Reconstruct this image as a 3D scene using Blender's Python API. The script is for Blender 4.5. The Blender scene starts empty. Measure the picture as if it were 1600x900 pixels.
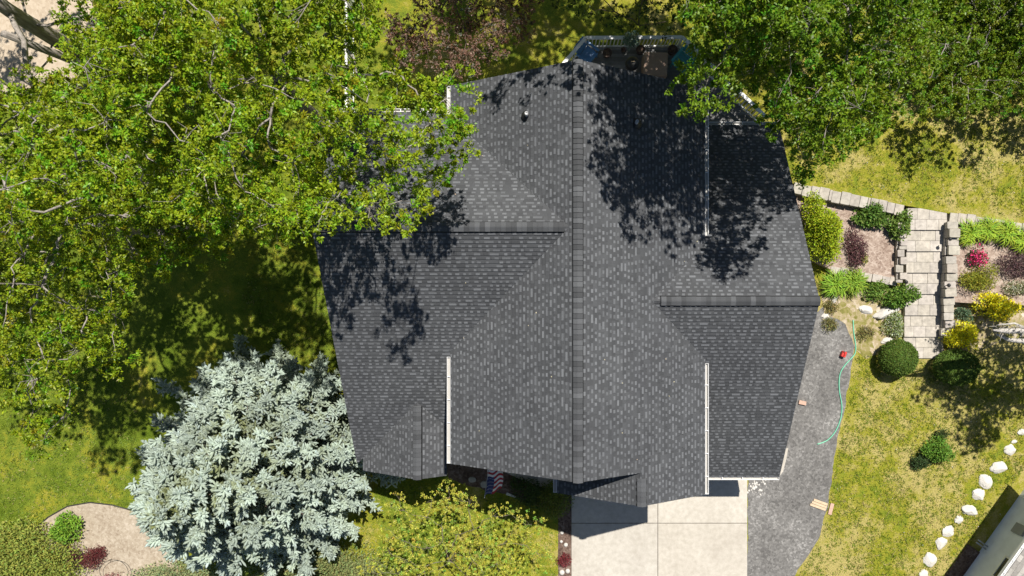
import bpy, bmesh, math, random
import numpy as np
from mathutils import Vector, noise as mnoise

SC = bpy.context.scene
COL = SC.collection
R = math.radians
rng = np.random.default_rng(7)
random.seed(7)

# ------------------------------------------------------------------ camera
H = 30.0                      # height of the drone above the drive
F = 1067.0                    # focal length in photo pixels (24 mm)
NX, NY = 860.0, 475.0         # the photo pixel straight below the drone
cam_d = bpy.data.cameras.new('camera')
cam = bpy.data.objects.new('camera', cam_d)
COL.objects.link(cam)
cam.location = (0, 0, H)
cam.rotation_euler = (0, 0, 0)
cam_d.sensor_width = 36.0
cam_d.lens = 36.0 * F / 1600.0
cam_d.shift_x = -(NX - 800) / 1600.0
cam_d.shift_y = (NY - 450) / 1600.0
cam_d.clip_end = 2000
SC.camera = cam

# ------------------------------------------------------------------ light
SUNV = Vector((0.215, 0.487, 1.0)).normalized()        # towards the sun
elev = math.asin(SUNV.z)
azim = math.atan2(SUNV.x, SUNV.y)
w = bpy.data.worlds.new('World'); SC.world = w; w.use_nodes = True
nt = w.node_tree
bg = nt.nodes['Background']
sky = nt.nodes.new('ShaderNodeTexSky'); sky.sky_type = 'NISHITA'
sky.sun_disc = False; sky.sun_elevation = elev; sky.sun_rotation = azim
sky.air_density = 1.0; sky.dust_density = 0.6
nt.links.new(sky.outputs[0], bg.inputs[0])
bg.inputs[1].default_value = 0.05
sun_d = bpy.data.lights.new('sun', 'SUN'); sun_d.energy = 4.6; sun_d.angle = R(0.5)
sun_d.color = (1.0, 0.95, 0.87)
sun = bpy.data.objects.new('sun', sun_d); COL.objects.link(sun)
sun.rotation_euler = (-SUNV).to_track_quat('-Z', 'Y').to_euler()
sun.location = (10, 20, 40)
SC.view_settings.view_transform = 'Standard'
SC.view_settings.look = 'None'
SC.view_settings.gamma = 1
SC.view_settings.use_curve_mapping = False
SC.view_settings.exposure = 0.58
SC.cycles.max_bounces = 6
SC.cycles.transparent_max_bounces = 4

# ------------------------------------------------------------------ helpers
def W(px, py, z=0.0):
    """photo pixel + real height -> world point"""
    d = (H - z) / F
    return Vector(((px - NX) * d, -(py - NY) * d, z))

def tag(o, label=None, cat=None, group=None, kind=None):
    if label: o['label'] = label
    if cat: o['category'] = cat
    if group: o['group'] = group
    if kind: o['kind'] = kind
    return o

def empty(name, loc, label, cat, group=None, rz=0.0):
    o = bpy.data.objects.new(name, None); COL.objects.link(o)
    o.location = loc; o.rotation_euler = (0, 0, rz)
    o.empty_display_size = 0.2
    return tag(o, label, cat, group)

class MB:
    """collects geometry, builds ONE mesh object"""
    def __init__(s): s.v = []; s.f = []; s.c = []
    def add(s, verts, faces, col=(1, 1, 1)):
        b = len(s.v)
        s.v += [tuple(p) for p in verts]
        s.f += [tuple(b + i for i in f) for f in faces]
        s.c += [col] * len(verts)
    def box(s, x0, x1, y0, y1, z0, z1, col=(1, 1, 1)):
        s.add([(x0,y0,z0),(x1,y0,z0),(x1,y1,z0),(x0,y1,z0),(x0,y0,z1),(x1,y0,z1),(x1,y1,z1),(x0,y1,z1)],
              [(3,2,1,0),(4,5,6,7),(0,1,5,4),(1,2,6,5),(2,3,7,6),(3,0,4,7)], col)
    def bar(s, a, b, wd, ht, col=(1, 1, 1)):
        """square bar from a to b, wd wide sideways, ht tall"""
        a = Vector(a); b = Vector(b); d = (b - a).normalized()
        up = Vector((0, 0, 1))
        if abs(d.z) > .95: up = Vector((0, 1, 0))
        sd = d.cross(up).normalized() * wd / 2; u2 = sd.cross(d).normalized() * ht / 2
        v = [a-sd-u2, a+sd-u2, a+sd+u2, a-sd+u2, b-sd-u2, b+sd-u2, b+sd+u2, b-sd+u2]
        s.add(v, [(0,1,2,3),(7,6,5,4),(0,4,5,1),(1,5,6,2),(2,6,7,3),(3,7,4,0)], col)
    def tube(s, pts, rad, n=6, col=(1, 1, 1)):
        pts = [Vector(p) for p in pts]
        if not hasattr(rad, '__len__'): rad = [rad] * len(pts)
        b = len(s.v); prev = None
        for i, p in enumerate(pts):
            d = (pts[min(i+1, len(pts)-1)] - pts[max(i-1, 0)])
            d = d.normalized() if d.length > 1e-9 else Vector((0, 0, 1))
            if prev is None:
                up = Vector((0, 0, 1)) if abs(d.z) < .9 else Vector((1, 0, 0))
                a = d.cross(up).normalized()
            else:
                a = (prev - d * prev.dot(d))
                a = a.normalized() if a.length > 1e-6 else d.orthogonal().normalized()
            prev = a; c = d.cross(a)
            for k in range(n):
                t = 2 * math.pi * k / n
                s.v.append(tuple(p + (a * math.cos(t) + c * math.sin(t)) * rad[i])); s.c.append(col)
        for i in range(len(pts) - 1):
            for k in range(n):
                k2 = (k + 1) % n
                s.f.append((b+i*n+k, b+i*n+k2, b+(i+1)*n+k2, b+(i+1)*n+k))
        s.f.append(tuple(b + k for k in range(n))[::-1])
        s.f.append(tuple(b + (len(pts)-1)*n + k for k in range(n)))
    def lathe(s, prof, c=(0, 0, 0), n=14, col=(1, 1, 1)):
        b = len(s.v)
        for (r, z) in prof:
            for k in range(n):
                t = 2 * math.pi * k / n
                s.v.append((c[0] + r*math.cos(t), c[1] + r*math.sin(t), c[2] + z)); s.c.append(col)
        for i in range(len(prof) - 1):
            for k in range(n):
                k2 = (k+1) % n
                s.f.append((b+i*n+k, b+i*n+k2, b+(i+1)*n+k2, b+(i+1)*n+k))
        s.f.append(tuple(b + k for k in range(n))[::-1])
        s.f.append(tuple(b + (len(prof)-1)*n + k for k in range(n)))
    def prism(s, poly, z0, z1, col=(1, 1, 1)):
        n = len(poly)
        zb = z0 if hasattr(z0, '__len__') else [z0]*n
        zt = z1 if hasattr(z1, '__len__') else [z1]*n
        v = [(p[0], p[1], zb[i]) for i, p in enumerate(poly)] + [(p[0], p[1], zt[i]) for i, p in enumerate(poly)]
        f = [tuple(range(n-1, -1, -1)), tuple(range(n, 2*n))] + [(i, (i+1) % n, n+(i+1) % n, n+i) for i in range(n)]
        s.add(v, f, col)
    def build(s, name, mat, parent=None, smooth=False, bevel=0, loc=None):
        me = bpy.data.meshes.new(name)
        vs = s.v
        if loc is not None:
            vs = [(a-loc[0], b-loc[1], c-loc[2]) for a, b, c in vs]
        me.from_pydata(vs, [], s.f)
        ca = me.color_attributes.new('tone', 'FLOAT_COLOR', 'POINT')
        flat = np.ones((len(vs), 4), dtype=np.float32)
        if vs: flat[:, :3] = np.array(s.c, dtype=np.float32)
        ca.data.foreach_set('color', flat.ravel())
        me.materials.append(mat)
        if smooth: me.polygons.foreach_set('use_smooth', [True]*len(me.polygons))
        me.update()
        o = bpy.data.objects.new(name, me); COL.objects.link(o)
        if loc is not None and parent is None: o.location = loc
        if parent is not None: o.parent = parent
        if bevel:
            m = o.modifiers.new('bevel', 'BEVEL'); m.width = bevel; m.segments = 2; m.limit_method = 'ANGLE'
        return o

def np_mesh(name, verts, quads, cols, mat, parent=None, loc=None, smooth=False):
    """fast mesh of quads from numpy: verts (N,3), quads (M,4), cols (N,3)"""
    me = bpy.data.meshes.new(name)
    v = np.asarray(verts, dtype=np.float32)
    if loc is not None: v = v - np.array(loc, dtype=np.float32)
    q = np.asarray(quads, dtype=np.int32)
    me.vertices.add(len(v)); me.vertices.foreach_set('co', v.ravel())
    me.loops.add(q.size); me.loops.foreach_set('vertex_index', q.ravel())
    me.polygons.add(len(q))
    me.polygons.foreach_set('loop_start', np.arange(0, q.size, q.shape[1], dtype=np.int32))
    me.update(calc_edges=True)
    ca = me.color_attributes.new('tone', 'FLOAT_COLOR', 'POINT')
    c = np.ones((len(v), 4), dtype=np.float32); c[:, :3] = cols
    ca.data.foreach_set('color', c.ravel())
    me.materials.append(mat); me.update()
    o = bpy.data.objects.new(name, me); COL.objects.link(o)
    if loc is not None and parent is None: o.location = loc
    if parent is not None: o.parent = parent
    return o

# ------------------------------------------------------------------ materials
def new_mat(name):
    m = bpy.data.materials.new(name); m.use_nodes = True
    t = m.node_tree
    return m, t, t.nodes['Principled BSDF'], t.links

def n_(t, typ, **kw):
    n = t.nodes.new(typ)
    for k, v in kw.items(): setattr(n, k, v)
    return n

def noise_n(t, L, scale, detail=4, rough=.6, vec=None, dist=0.0):
    n = n_(t, 'ShaderNodeTexNoise'); n.inputs['Scale'].default_value = scale
    n.inputs['Detail'].default_value = detail; n.inputs['Roughness'].default_value = rough
    n.inputs['Distortion'].default_value = dist
    if vec is not None: L.new(vec, n.inputs['Vector'])
    return n

def ramp_n(t, L, src, stops):
    r = n_(t, 'ShaderNodeValToRGB')
    e = r.color_ramp.elements
    while len(e) < len(stops): e.new(.5)
    for i, (p, c) in enumerate(stops):
        e[i].position = p; e[i].color = (*c, 1) if len(c) == 3 else c
    L.new(src, r.inputs[0])
    return r

def mix_n(t, L, a, b, fac, typ='MIX'):
    m = n_(t, 'ShaderNodeMix', data_type='RGBA', blend_type=typ)
    for sock, val in ((m.inputs[0], fac), (m.inputs[6], a), (m.inputs[7], b)):
        if hasattr(val, 'links') or hasattr(val, 'is_linked'): L.new(val, sock)
        else: sock.default_value = val if not hasattr(val, '__len__') else (*val, 1)[:4]
    return m.outputs[2]

def bump_n(t, L, src, bsdf, strength=.4, dist=.02):
    b = n_(t, 'ShaderNodeBump'); b.inputs['Strength'].default_value = strength
    b.inputs['Distance'].default_value = dist
    L.new(src, b.inputs['Height']); L.new(b.outputs[0], bsdf.inputs['Normal'])

def coord(t): return n_(t, 'ShaderNodeTexCoord').outputs['Object']

def plain(name, c, rough=.6, var=.15, scale=6, metal=0.0, bump=0.0, fine=40):
    """painted / plastic / stone surface with uneven tone"""
    m, t, b, L = new_mat(name)
    g = n_(t, 'ShaderNodeNewGeometry').outputs['Position']
    n1 = noise_n(t, L, scale, 5, .65, g)
    lo = tuple(x*(1-var) for x in c); hi = tuple(min(1, x*(1+var)) for x in c)
    r = ramp_n(t, L, n1.outputs[0], [(.3, lo), (.7, hi)])
    a = n_(t, 'ShaderNodeAttribute', attribute_name='tone')
    L.new(mix_n(t, L, r.outputs[0], a.outputs[0], 1.0, 'MULTIPLY'), b.inputs['Base Color'])
    b.inputs['Roughness'].default_value = rough; b.inputs['Metallic'].default_value = metal
    if bump:
        n2 = noise_n(t, L, fine, 4, .6, g); bump_n(t, L, n2.outputs[0], b, bump, .02)
    return m

def leaf_mat(name, trans=.35, rough=.45, var=.25):
    """colour comes from each leaf's own 'tone'"""
    m, t, b, L = new_mat(name)
    a = n_(t, 'ShaderNodeAttribute', attribute_name='tone')
    b.inputs['Roughness'].default_value = rough
    b.inputs['Specular IOR Level'].default_value = .35
    L.new(a.outputs[0], b.inputs['Base Color'])
    if trans:
        tr = n_(t, 'ShaderNodeBsdfTranslucent')
        L.new(mix_n(t, L, a.outputs[0], (1.35, 1.25, .3), 1.0, 'MULTIPLY'), tr.inputs[0])
        mx = n_(t, 'ShaderNodeMixShader'); mx.inputs[0].default_value = trans
        L.new(b.outputs[0], mx.inputs[1]); L.new(tr.outputs[0], mx.inputs[2])
        L.new(mx.outputs[0], t.nodes['Material Output'].inputs[0])
    return m

def shingle_mat():
    m, t, b, L = new_mat('asphalt_shingle')
    g = n_(t, 'ShaderNodeNewGeometry').outputs['Position']
    a = n_(t, 'ShaderNodeAttribute', attribute_name='tone')
    n1 = noise_n(t, L, 130, 3, .7, g); n2 = noise_n(t, L, .42, 6, .62, g, .6)
    r1 = ramp_n(t, L, n1.outputs[0], [(.3, (.66, .66, .66)), (.7, (1.32, 1.32, 1.32))])
    r2 = ramp_n(t, L, n2.outputs[0], [(.3, (.87, .87, .88)), (.7, (1.10, 1.10, 1.09))])
    c = mix_n(t, L, a.outputs[0], r1.outputs[0], 1.0, 'MULTIPLY')
    c = mix_n(t, L, c, r2.outputs[0], 1.0, 'MULTIPLY')
    L.new(c, b.inputs['Base Color'])
    b.inputs['Roughness'].default_value = .9; b.inputs['Specular IOR Level'].default_value = .25
    bump_n(t, L, n1.outputs[0], b, .35, .01)
    return m

def ground_mat():
    """lawn: greener on the west side, dry and tan on the east side"""
    m, t, b, L = new_mat('lawn')
    g = n_(t, 'ShaderNodeNewGeometry').outputs['Position']
    big = noise_n(t, L, .32, 5, .6, g, .4); mid = noise_n(t, L, 1.7, 6, .68, g, .3)
    fine = noise_n(t, L, 14, 5, .75, g); vfine = noise_n(t, L, 21, 5, .8, g)
    sx = n_(t, 'ShaderNodeSeparateXYZ'); L.new(g, sx.inputs[0])
    mp = n_(t, 'ShaderNodeMapRange'); L.new(sx.outputs[0], mp.inputs[0])
    mp.inputs[1].default_value = -14; mp.inputs[2].default_value = 14
    mp.inputs[3].default_value = -.10; mp.inputs[4].default_value = .13
    ad = n_(t, 'ShaderNodeMath', operation='ADD'); L.new(big.outputs[0], ad.inputs[0]); L.new(mp.outputs[0], ad.inputs[1])
    ad2 = n_(t, 'ShaderNodeMath', operation='MULTIPLY_ADD'); L.new(mid.outputs[0], ad2.inputs[0])
    ad2.inputs[1].default_value = .75; L.new(ad.outputs[0], ad2.inputs[2])
    ad3 = n_(t, 'ShaderNodeMath', operation='MULTIPLY_ADD'); L.new(fine.outputs[0], ad3.inputs[0])
    ad3.inputs[1].default_value = .45; L.new(ad2.outputs[0], ad3.inputs[2])
    r = ramp_n(t, L, ad3.outputs[0], [(.86, (.085, .135, .008)), (1.02, (.165, .214, .022)),
                                     (1.16, (.275, .268, .026)), (1.30, (.41, .35, .13))])
    # ramp input above 1 is clamped: rescale
    sc = n_(t, 'ShaderNodeMapRange'); L.new(ad3.outputs[0], sc.inputs[0])
    sc.inputs[1].default_value = .80; sc.inputs[2].default_value = 1.42
    L.new(sc.outputs[0], r.inputs[0])
    for i, p in enumerate((.08, .36, .60, .86)): r.color_ramp.elements[i].position = p
    r2 = ramp_n(t, L, vfine.outputs[0], [(.30, (.45, .48, .42)), (.70, (1.5, 1.45, 1.4))])
    L.new(mix_n(t, L, r.outputs[0], r2.outputs[0], 1.0, 'MULTIPLY'), b.inputs['Base Color'])
    b.inputs['Roughness'].default_value = .9; b.inputs['Specular IOR Level'].default_value = .15
    ad4 = n_(t, 'ShaderNodeMath', operation='ADD'); L.new(fine.outputs[0], ad4.inputs[0]); L.new(vfine.outputs[0], ad4.inputs[1])
    bump_n(t, L, ad4.outputs[0], b, .9, .05)
    return m

def granular(name, cols, s1=2.0, s2=30, bump=.6, rough=.95):
    m, t, b, L = new_mat(name)
    g = n_(t, 'ShaderNodeNewGeometry').outputs['Position']
    n1 = noise_n(t, L, s1, 6, .7, g); n2 = noise_n(t, L, s2, 4, .75, g)
    v = n_(t, 'ShaderNodeTexVoronoi'); v.inputs['Scale'].default_value = s2*.6; L.new(g, v.inputs['Vector'])
    ad = n_(t, 'ShaderNodeMath', operation='MULTIPLY_ADD'); L.new(n2.outputs[0], ad.inputs[0])
    ad.inputs[1].default_value = .6; L.new(n1.outputs[0], ad.inputs[2])
    sp = n_(t, 'ShaderNodeSeparateColor'); L.new(v.outputs['Color'], sp.inputs[0])
    ad2 = n_(t, 'ShaderNodeMath', operation='MULTIPLY_ADD'); L.new(sp.outputs[0], ad2.inputs[0])
    ad2.inputs[1].default_value = .4; L.new(ad.outputs[0], ad2.inputs[2])
    sc = n_(t, 'ShaderNodeMapRange'); L.new(ad2.outputs[0], sc.inputs[0])
    sc.inputs[1].default_value = .6; sc.inputs[2].default_value = 1.4
    k = len(cols)
    r = ramp_n(t, L, sc.outputs[0], [(i/(k-1), c) for i, c in enumerate(cols)])
    L.new(r.outputs[0], b.inputs['Base Color']); b.inputs['Roughness'].default_value = rough
    b.inputs['Specular IOR Level'].default_value = .2
    bump_n(t, L, ad2.outputs[0], b, bump, .03)
    return m

def concrete_mat():
    m, t, b, L = new_mat('concrete')
    g = n_(t, 'ShaderNodeNewGeometry').outputs['Position']
    n1 = noise_n(t, L, .45, 5, .6, g, .5); n2 = noise_n(t, L, 5, 6, .7, g); n3 = noise_n(t, L, 60, 3, .7, g)
    r1 = ramp_n(t, L, n1.outputs[0], [(.3, (.43, .395, .343)), (.7, (.51, .476, .418))])
    r2 = ramp_n(t, L, n2.outputs[0], [(.25, (.80, .785, .76)), (.62, (1.05, 1.05, 1.05))])
    r3 = ramp_n(t, L, n3.outputs[0], [(.3, (.92, .92, .92)), (.7, (1.06, 1.06, 1.06))])
    c = mix_n(t, L, r1.outputs[0], r2.outputs[0], 1.0, 'MULTIPLY')
    c = mix_n(t, L, c, r3.outputs[0], 1.0, 'MULTIPLY')
    a = n_(t, 'ShaderNodeAttribute', attribute_name='tone')
    L.new(mix_n(t, L, c, a.outputs[0], 1.0, 'MULTIPLY'), b.inputs['Base Color'])
    b.inputs['Roughness'].default_value = .85
    bump_n(t, L, n3.outputs[0], b, .15, .01)
    return m

def bark_mat(name, lo, hi):
    m, t, b, L = new_mat(name)
    g = n_(t, 'ShaderNodeNewGeometry').outputs['Position']
    mp = n_(t, 'ShaderNodeMapping'); mp.inputs['Scale'].default_value = (9, 9, 1.6); L.new(g, mp.inputs[0])
    n1 = noise_n(t, L, 1.4, 6, .7, mp.outputs[0])
    r = ramp_n(t, L, n1.outputs[0], [(.3, lo), (.68, hi)])
    L.new(r.outputs[0], b.inputs['Base Color']); b.inputs['Roughness'].default_value = .9
    bump_n(t, L, n1.outputs[0], b, .8, .04)
    return m

def siding_mat(name, c):
    m, t, b, L = new_mat(name)
    g = n_(t, 'ShaderNodeNewGeometry').outputs['Position']
    sx = n_(t, 'ShaderNodeSeparateXYZ'); L.new(g, sx.inputs[0])
    mu = n_(t, 'ShaderNodeMath', operation='MULTIPLY'); mu.inputs[1].default_value = 1/.18; L.new(sx.outputs[2], mu.inputs[0])
    fr = n_(t, 'ShaderNodeMath', operation='FRACT'); L.new(mu.outputs[0], fr.inputs[0])
    n1 = noise_n(t, L, 1.5, 5, .6, g)
    r = ramp_n(t, L, n1.outputs[0], [(.3, tuple(x*.9 for x in c)), (.7, tuple(x*1.08 for x in c))])
    L.new(r.outputs[0], b.inputs['Base Color']); b.inputs['Roughness'].default_value = .6
    bump_n(t, L, fr.outputs[0], b, .5, .012)
    return m

M = {}
M['shingle'] = shingle_mat()
M['lawn'] = ground_mat()
M['gravel'] = granular('gravel', [(.075, .073, .07), (.135, .13, .124), (.19, .184, .175), (.34, .33, .315)], .7, 20)
M['mulch'] = granular('mulch', [(.13, .085, .065), (.27, .20, .16), (.38, .30, .245), (.52, .44, .38)], 1.6, 22)
M['dark_mulch'] = granular('dark_mulch', [(.05, .032, .025), (.10, .065, .05), (.17, .12, .095), (.30, .24, .20)], 1.5, 20)
M['bark_chips'] = granular('bark_chips', [(.23, .175, .125), (.33, .27, .20), (.40, .34, .26), (.50, .43, .35)], .9, 20, .4)
M['sand'] = granular('sand', [(.32, .25, .18), (.42, .34, .25), (.47, .39, .295), (.55, .46, .36)], .8, 14, .3)
M['rough_soil'] = granular('rough_soil', [(.10, .10, .02), (.22, .20, .06), (.36, .29, .18), (.62, .56, .48)], 1.5, 9)
M['concrete'] = concrete_mat()
M['block'] = plain('wall_block', (.375, .345, .305), .9, .25, 5, 0, .5, 30)
M['white'] = plain('white_paint', (.80, .80, .79), .45, .05, 3)
M['rock'] = plain('white_rock', (.56, .535, .49), .85, .12, 7, 0, .7, 16)
M['siding'] = siding_mat('grey_siding', (.26, .27, .28))
M['blue_siding'] = siding_mat('pale_siding', (.80, .84, .93))
M['bark'] = bark_mat('bark', (.16, .135, .115), (.42, .38, .34))
M['pale_bark'] = bark_mat('pale_bark', (.30, .27, .24), (.60, .57, .53))
M['brown_bark'] = bark_mat('brown_bark', (.07, .05, .038), (.17, .125, .095))
M['leaf'] = leaf_mat('leaf', .30)
M['matte_leaf'] = leaf_mat('matte_leaf', .15, .7)
M['needle'] = leaf_mat('needle', .06, .65)
M['petal'] = leaf_mat('petal', .3, .7)
M['deck'] = plain('deck_board', (.17, .17, .17), .8, .2, 4, 0, .3, 30)
M['dark'] = plain('dark_plastic', (.018, .018, .02), .5, .2)
M['blue'] = plain('blue_plastic', (.10, .25, .52), .4, .1)
M['teal'] = plain('teal_paint', (.07, .34, .40), .5, .12)
M['tan'] = plain('tan_cover', (.36, .25, .19), .8, .1, 5, 0, .3, 9)
M['hose'] = plain('green_hose', (.16, .52, .34), .4, .08)
M['red'] = plain('red_plastic', (.58, .035, .025), .4, .08)
M['wood'] = plain('raw_wood', (.56, .43, .29), .8, .15, 9, 0, .3, 40)
M['brick'] = plain('old_brick', (.50, .33, .25), .9, .15, 9, 0, .4, 40)
M['metal'] = plain('grey_metal', (.42, .43, .45), .35, .1, 4, .8)
M['black_metal'] = plain('black_edging', (.03, .028, .026), .6, .2)
M['vent'] = plain('vent_plastic', (.50, .50, .50), .6, .1)
M['cloth'] = plain('flag_cloth', (1, 1, 1), .85, .04)
M['glass'] = plain('dark_glass', (.03, .035, .04), .08, .1)
M['terracotta'] = plain('pot_clay', (.09, .06, .05), .8, .2)
M['roof_tile'] = plain('pale_shingle', (.34, .32, .29), .9, .2, 14, 0, .6, 30)

# ------------------------------------------------------------------ the setting
def sheet(name, poly, z, mat, kind='structure'):
    """flat sheet from world or pixel outline (already world x, y)"""
    bm = bmesh.new()
    vs = [bm.verts.new((p[0], p[1], z)) for p in poly]
    f = bm.faces.new(vs)
    if f.normal.z < 0: f.normal_flip()
    f.normal_update()
    if f.normal.z < 0: f.normal_flip()
    bmesh.ops.triangulate(bm, faces=[f])
    me = bpy.data.meshes.new(name); bm.to_mesh(me); bm.free()
    ca = me.color_attributes.new('tone', 'FLOAT_COLOR', 'POINT')
    ca.data.foreach_set('color', [1.0]*4*len(me.vertices))
    me.materials.append(mat)
    o = bpy.data.objects.new(name, me); COL.objects.link(o)
    return tag(o, kind=kind)

def pxs(pts, z=0.0): return [W(a, b, z) for a, b in pts]

def wobble(pts, z=0.0, step=.25, amp=.06, seed=0):
    """world outline with an uneven edge"""
    P = [W(a, b, z) for a, b in pts]; out = []
    for i, a in enumerate(P):
        b = P[(i+1) % len(P)]; d = b - a; n = max(1, int(d.length/step))
        nn = Vector((-d.y, d.x, 0)).normalized() if d.length > 1e-6 else Vector()
        for k in range(n):
            q = a + d*(k/n)
            out.append(q + nn*amp*(mnoise.noise(Vector((q.x*1.7, q.y*1.7, seed*7.3)))*1.6 + .6*mnoise.noise(Vector((q.x*6, q.y*6, seed*3.1)))))
    return out

g = sheet('ground', [(-400, -400), (400, -400), (400, 400), (-400, 400)], 0.0, M['lawn'])

drive = MB()
for (x0, x1, y0, y1, tone) in ((893, 1027, 640, 816.4, (1, 1, 1)), (1028.2, 1167, 640, 816.4, (1.02, 1.02, 1.01)),
                               (893, 1027, 817.6, 985, (.98, .985, .99)), (1028.2, 1167, 817.6, 985, (1, .995, .98)),
                               (893, 1027, 986.2, 1160, (1, 1, 1)), (1028.2, 1167, 986.2, 1160, (.98, .98, .98))):
    a = W(x0, y1); b = W(x1, y0)
    drive.box(a.x, b.x, a.y, b.y, -.05, .045, tone)
drive.box(W(893, 0).x, W(1167, 0).x, W(0, 1160).y, W(0, 640).y, -.06, .030, (.32, .31, .30))
tag(drive.build('driveway', M['concrete']), kind='structure')

tag(sheet('gravel', wobble([(1168, 640), (1240, 560), (1262, 500), (1290, 478), (1322, 500), (1334, 530), (1328, 590),
      (1317, 650), (1306, 700), (1299, 745), (1290, 800), (1280, 835), (1262, 870), (1238, 905), (1200, 960), (1168, 990)], 0, .2, .07, 1), .008, M['gravel']))
bed = wobble([(872, 700), (893.3, 700), (893.3, 1000), (872, 1000)], 0, .3, .01, 2)
sheet('bed_strip', bed, .012, M['dark_mulch'])
sheet('front_bed', wobble([(700, 700), (872, 690), (872, 790), (845, 795), (800, 772), (760, 768), (700, 748)], 0, .3, .08, 3), .010, M['dark_mulch'])
walk = [(760, 728), (790, 738), (820, 752), (850, 762), (893, 772), (893, 700), (760, 690)]
sheet('walkway', pxs(walk), .022, M['concrete'])
sheet('sand', wobble([(-300, -150), (120, -150), (150, 20), (135, 110), (110, 145), (30, 150), (-300, 170)], 0, .4, .2, 4), .006, M['sand'])
sheet('bark_bed', wobble([(48, 832), (75, 808), (105, 791), (140, 785), (175, 789), (215, 800), (260, 815), (300, 960), (40, 980), (-60, 960), (-60, 905), (20, 870)], 0, .3, .03, 5), .010, M['bark_chips'])
sheet('soil', wobble([(1283, 440), (1310, 428), (1400, 446), (1412, 470), (1412, 520), (1398, 540), (1355, 560), (1335, 545), (1322, 505), (1288, 490)], 0, .2, .08, 6), .012, M['rough_soil'])

# upper terrace on the north-east, held by the block walls and the stairs
TZ = .60
up = MB()
edge = [(1238, 286), (1300, 299), (1360, 311), (1420, 322), (1480, 333), (1540, 341), (1604, 352), (1700, 368)]
E = [W(a, b, TZ) for a, b in edge]
outer = E + [Vector((60, E[-1].y-4, TZ)), Vector((60, 60, TZ)), Vector((E[0].x-.5, 60, TZ))]
up.add([(p.x, p.y, TZ) for p in outer], [tuple(range(len(outer)))])
n0 = len(outer)
# bank that falls from the terrace to the yard behind the house
a = outer[-1]; b = outer[0]
up.add([(a.x, a.y, TZ), (b.x, b.y, TZ), (b.x-2.6, b.y+.4, -.02), (a.x-2.6, a.y, -.02)], [(0, 3, 2, 1)])
up.add([(p.x, p.y, TZ) for p in E] + [(p.x, p.y, -.05) for p in E], [(i, i+8, i+9, i+1) for i in range(7)])
up.add([(b.x, b.y, TZ), (b.x-2.6, b.y+.4, -.02), (b.x, b.y, -.05)], [(0, 1, 2)])
uo = up.build('upper_lawn', M['lawn']); tag(uo, kind='structure')
bmx = bmesh.new(); bmx.from_mesh(uo.data); bmesh.ops.recalc_face_normals(bmx, faces=bmx.faces)
bmesh.ops.triangulate(bmx, faces=[f for f in bmx.faces if len(f.verts) > 4]); bmx.to_mesh(uo.data); bmx.free()

# raised planting beds
bz = .32
lb = MB(); lp = pxs([(1236, 290), (1300, 303), (1360, 315), (1412, 326), (1408, 372), (1404, 436), (1350, 428), (1296, 420), (1258, 400)], bz)
lb.prism([(p.x, p.y) for p in lp][::-1], -.05, bz); tag(lb.build('west_bed', M['mulch']), kind='structure')
rb = MB(); rp = pxs([(1488, 338), (1560, 347), (1720, 372), (1720, 470), (1640, 478), (1560, 476), (1490, 472)], bz+.15)
rb.prism([(p.x, p.y) for p in rp][::-1], -.05, bz+.15); tag(rb.build('east_bed', M['mulch']), kind='structure')
sheet('flower_bed', wobble([(1482, 470), (1640, 470), (1640, 520), (1560, 535), (1530, 552), (1482, 552)], 0, .25, .06, 8), .014, M['rough_soil'])

# ------------------------------------------------------------------ the house
PT = 7/12.0
house = empty('house', (0, 0, 0), 'large house with dark grey shingle roof, crossing gables and white gutters', 'house')
CO = math.cos(math.atan(PT))
DV = .143 * CO

def clip(poly, cv):
    """clip polygon (list of (u,v)) by convex CCW polygon"""
    out = poly
    m = len(cv)
    for i in range(m):
        ax, ay = cv[i]; bx, by = cv[(i+1) % m]
        dx, dy = bx-ax, by-ay
        inp, out = out, []
        if not inp: return []
        for j in range(len(inp)):
            p = inp[j]; q = inp[(j+1) % len(inp)]
            sp = dx*(p[1]-ay) - dy*(p[0]-ax); sq = dx*(q[1]-ay) - dy*(q[0]-ax)
            if sp >= -1e-9: out.append(p)
            if (sp > 1e-9 and sq < -1e-9) or (sp < -1e-9 and sq > 1e-9):
                t = sp/(sp-sq); out.append((p[0]+(q[0]-p[0])*t, p[1]+(q[1]-p[1])*t))
    return out

def area2(p): return sum(p[i][0]*p[(i+1) % len(p)][1] - p[(i+1) % len(p)][0]*p[i][1] for i in range(len(p)))

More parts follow.
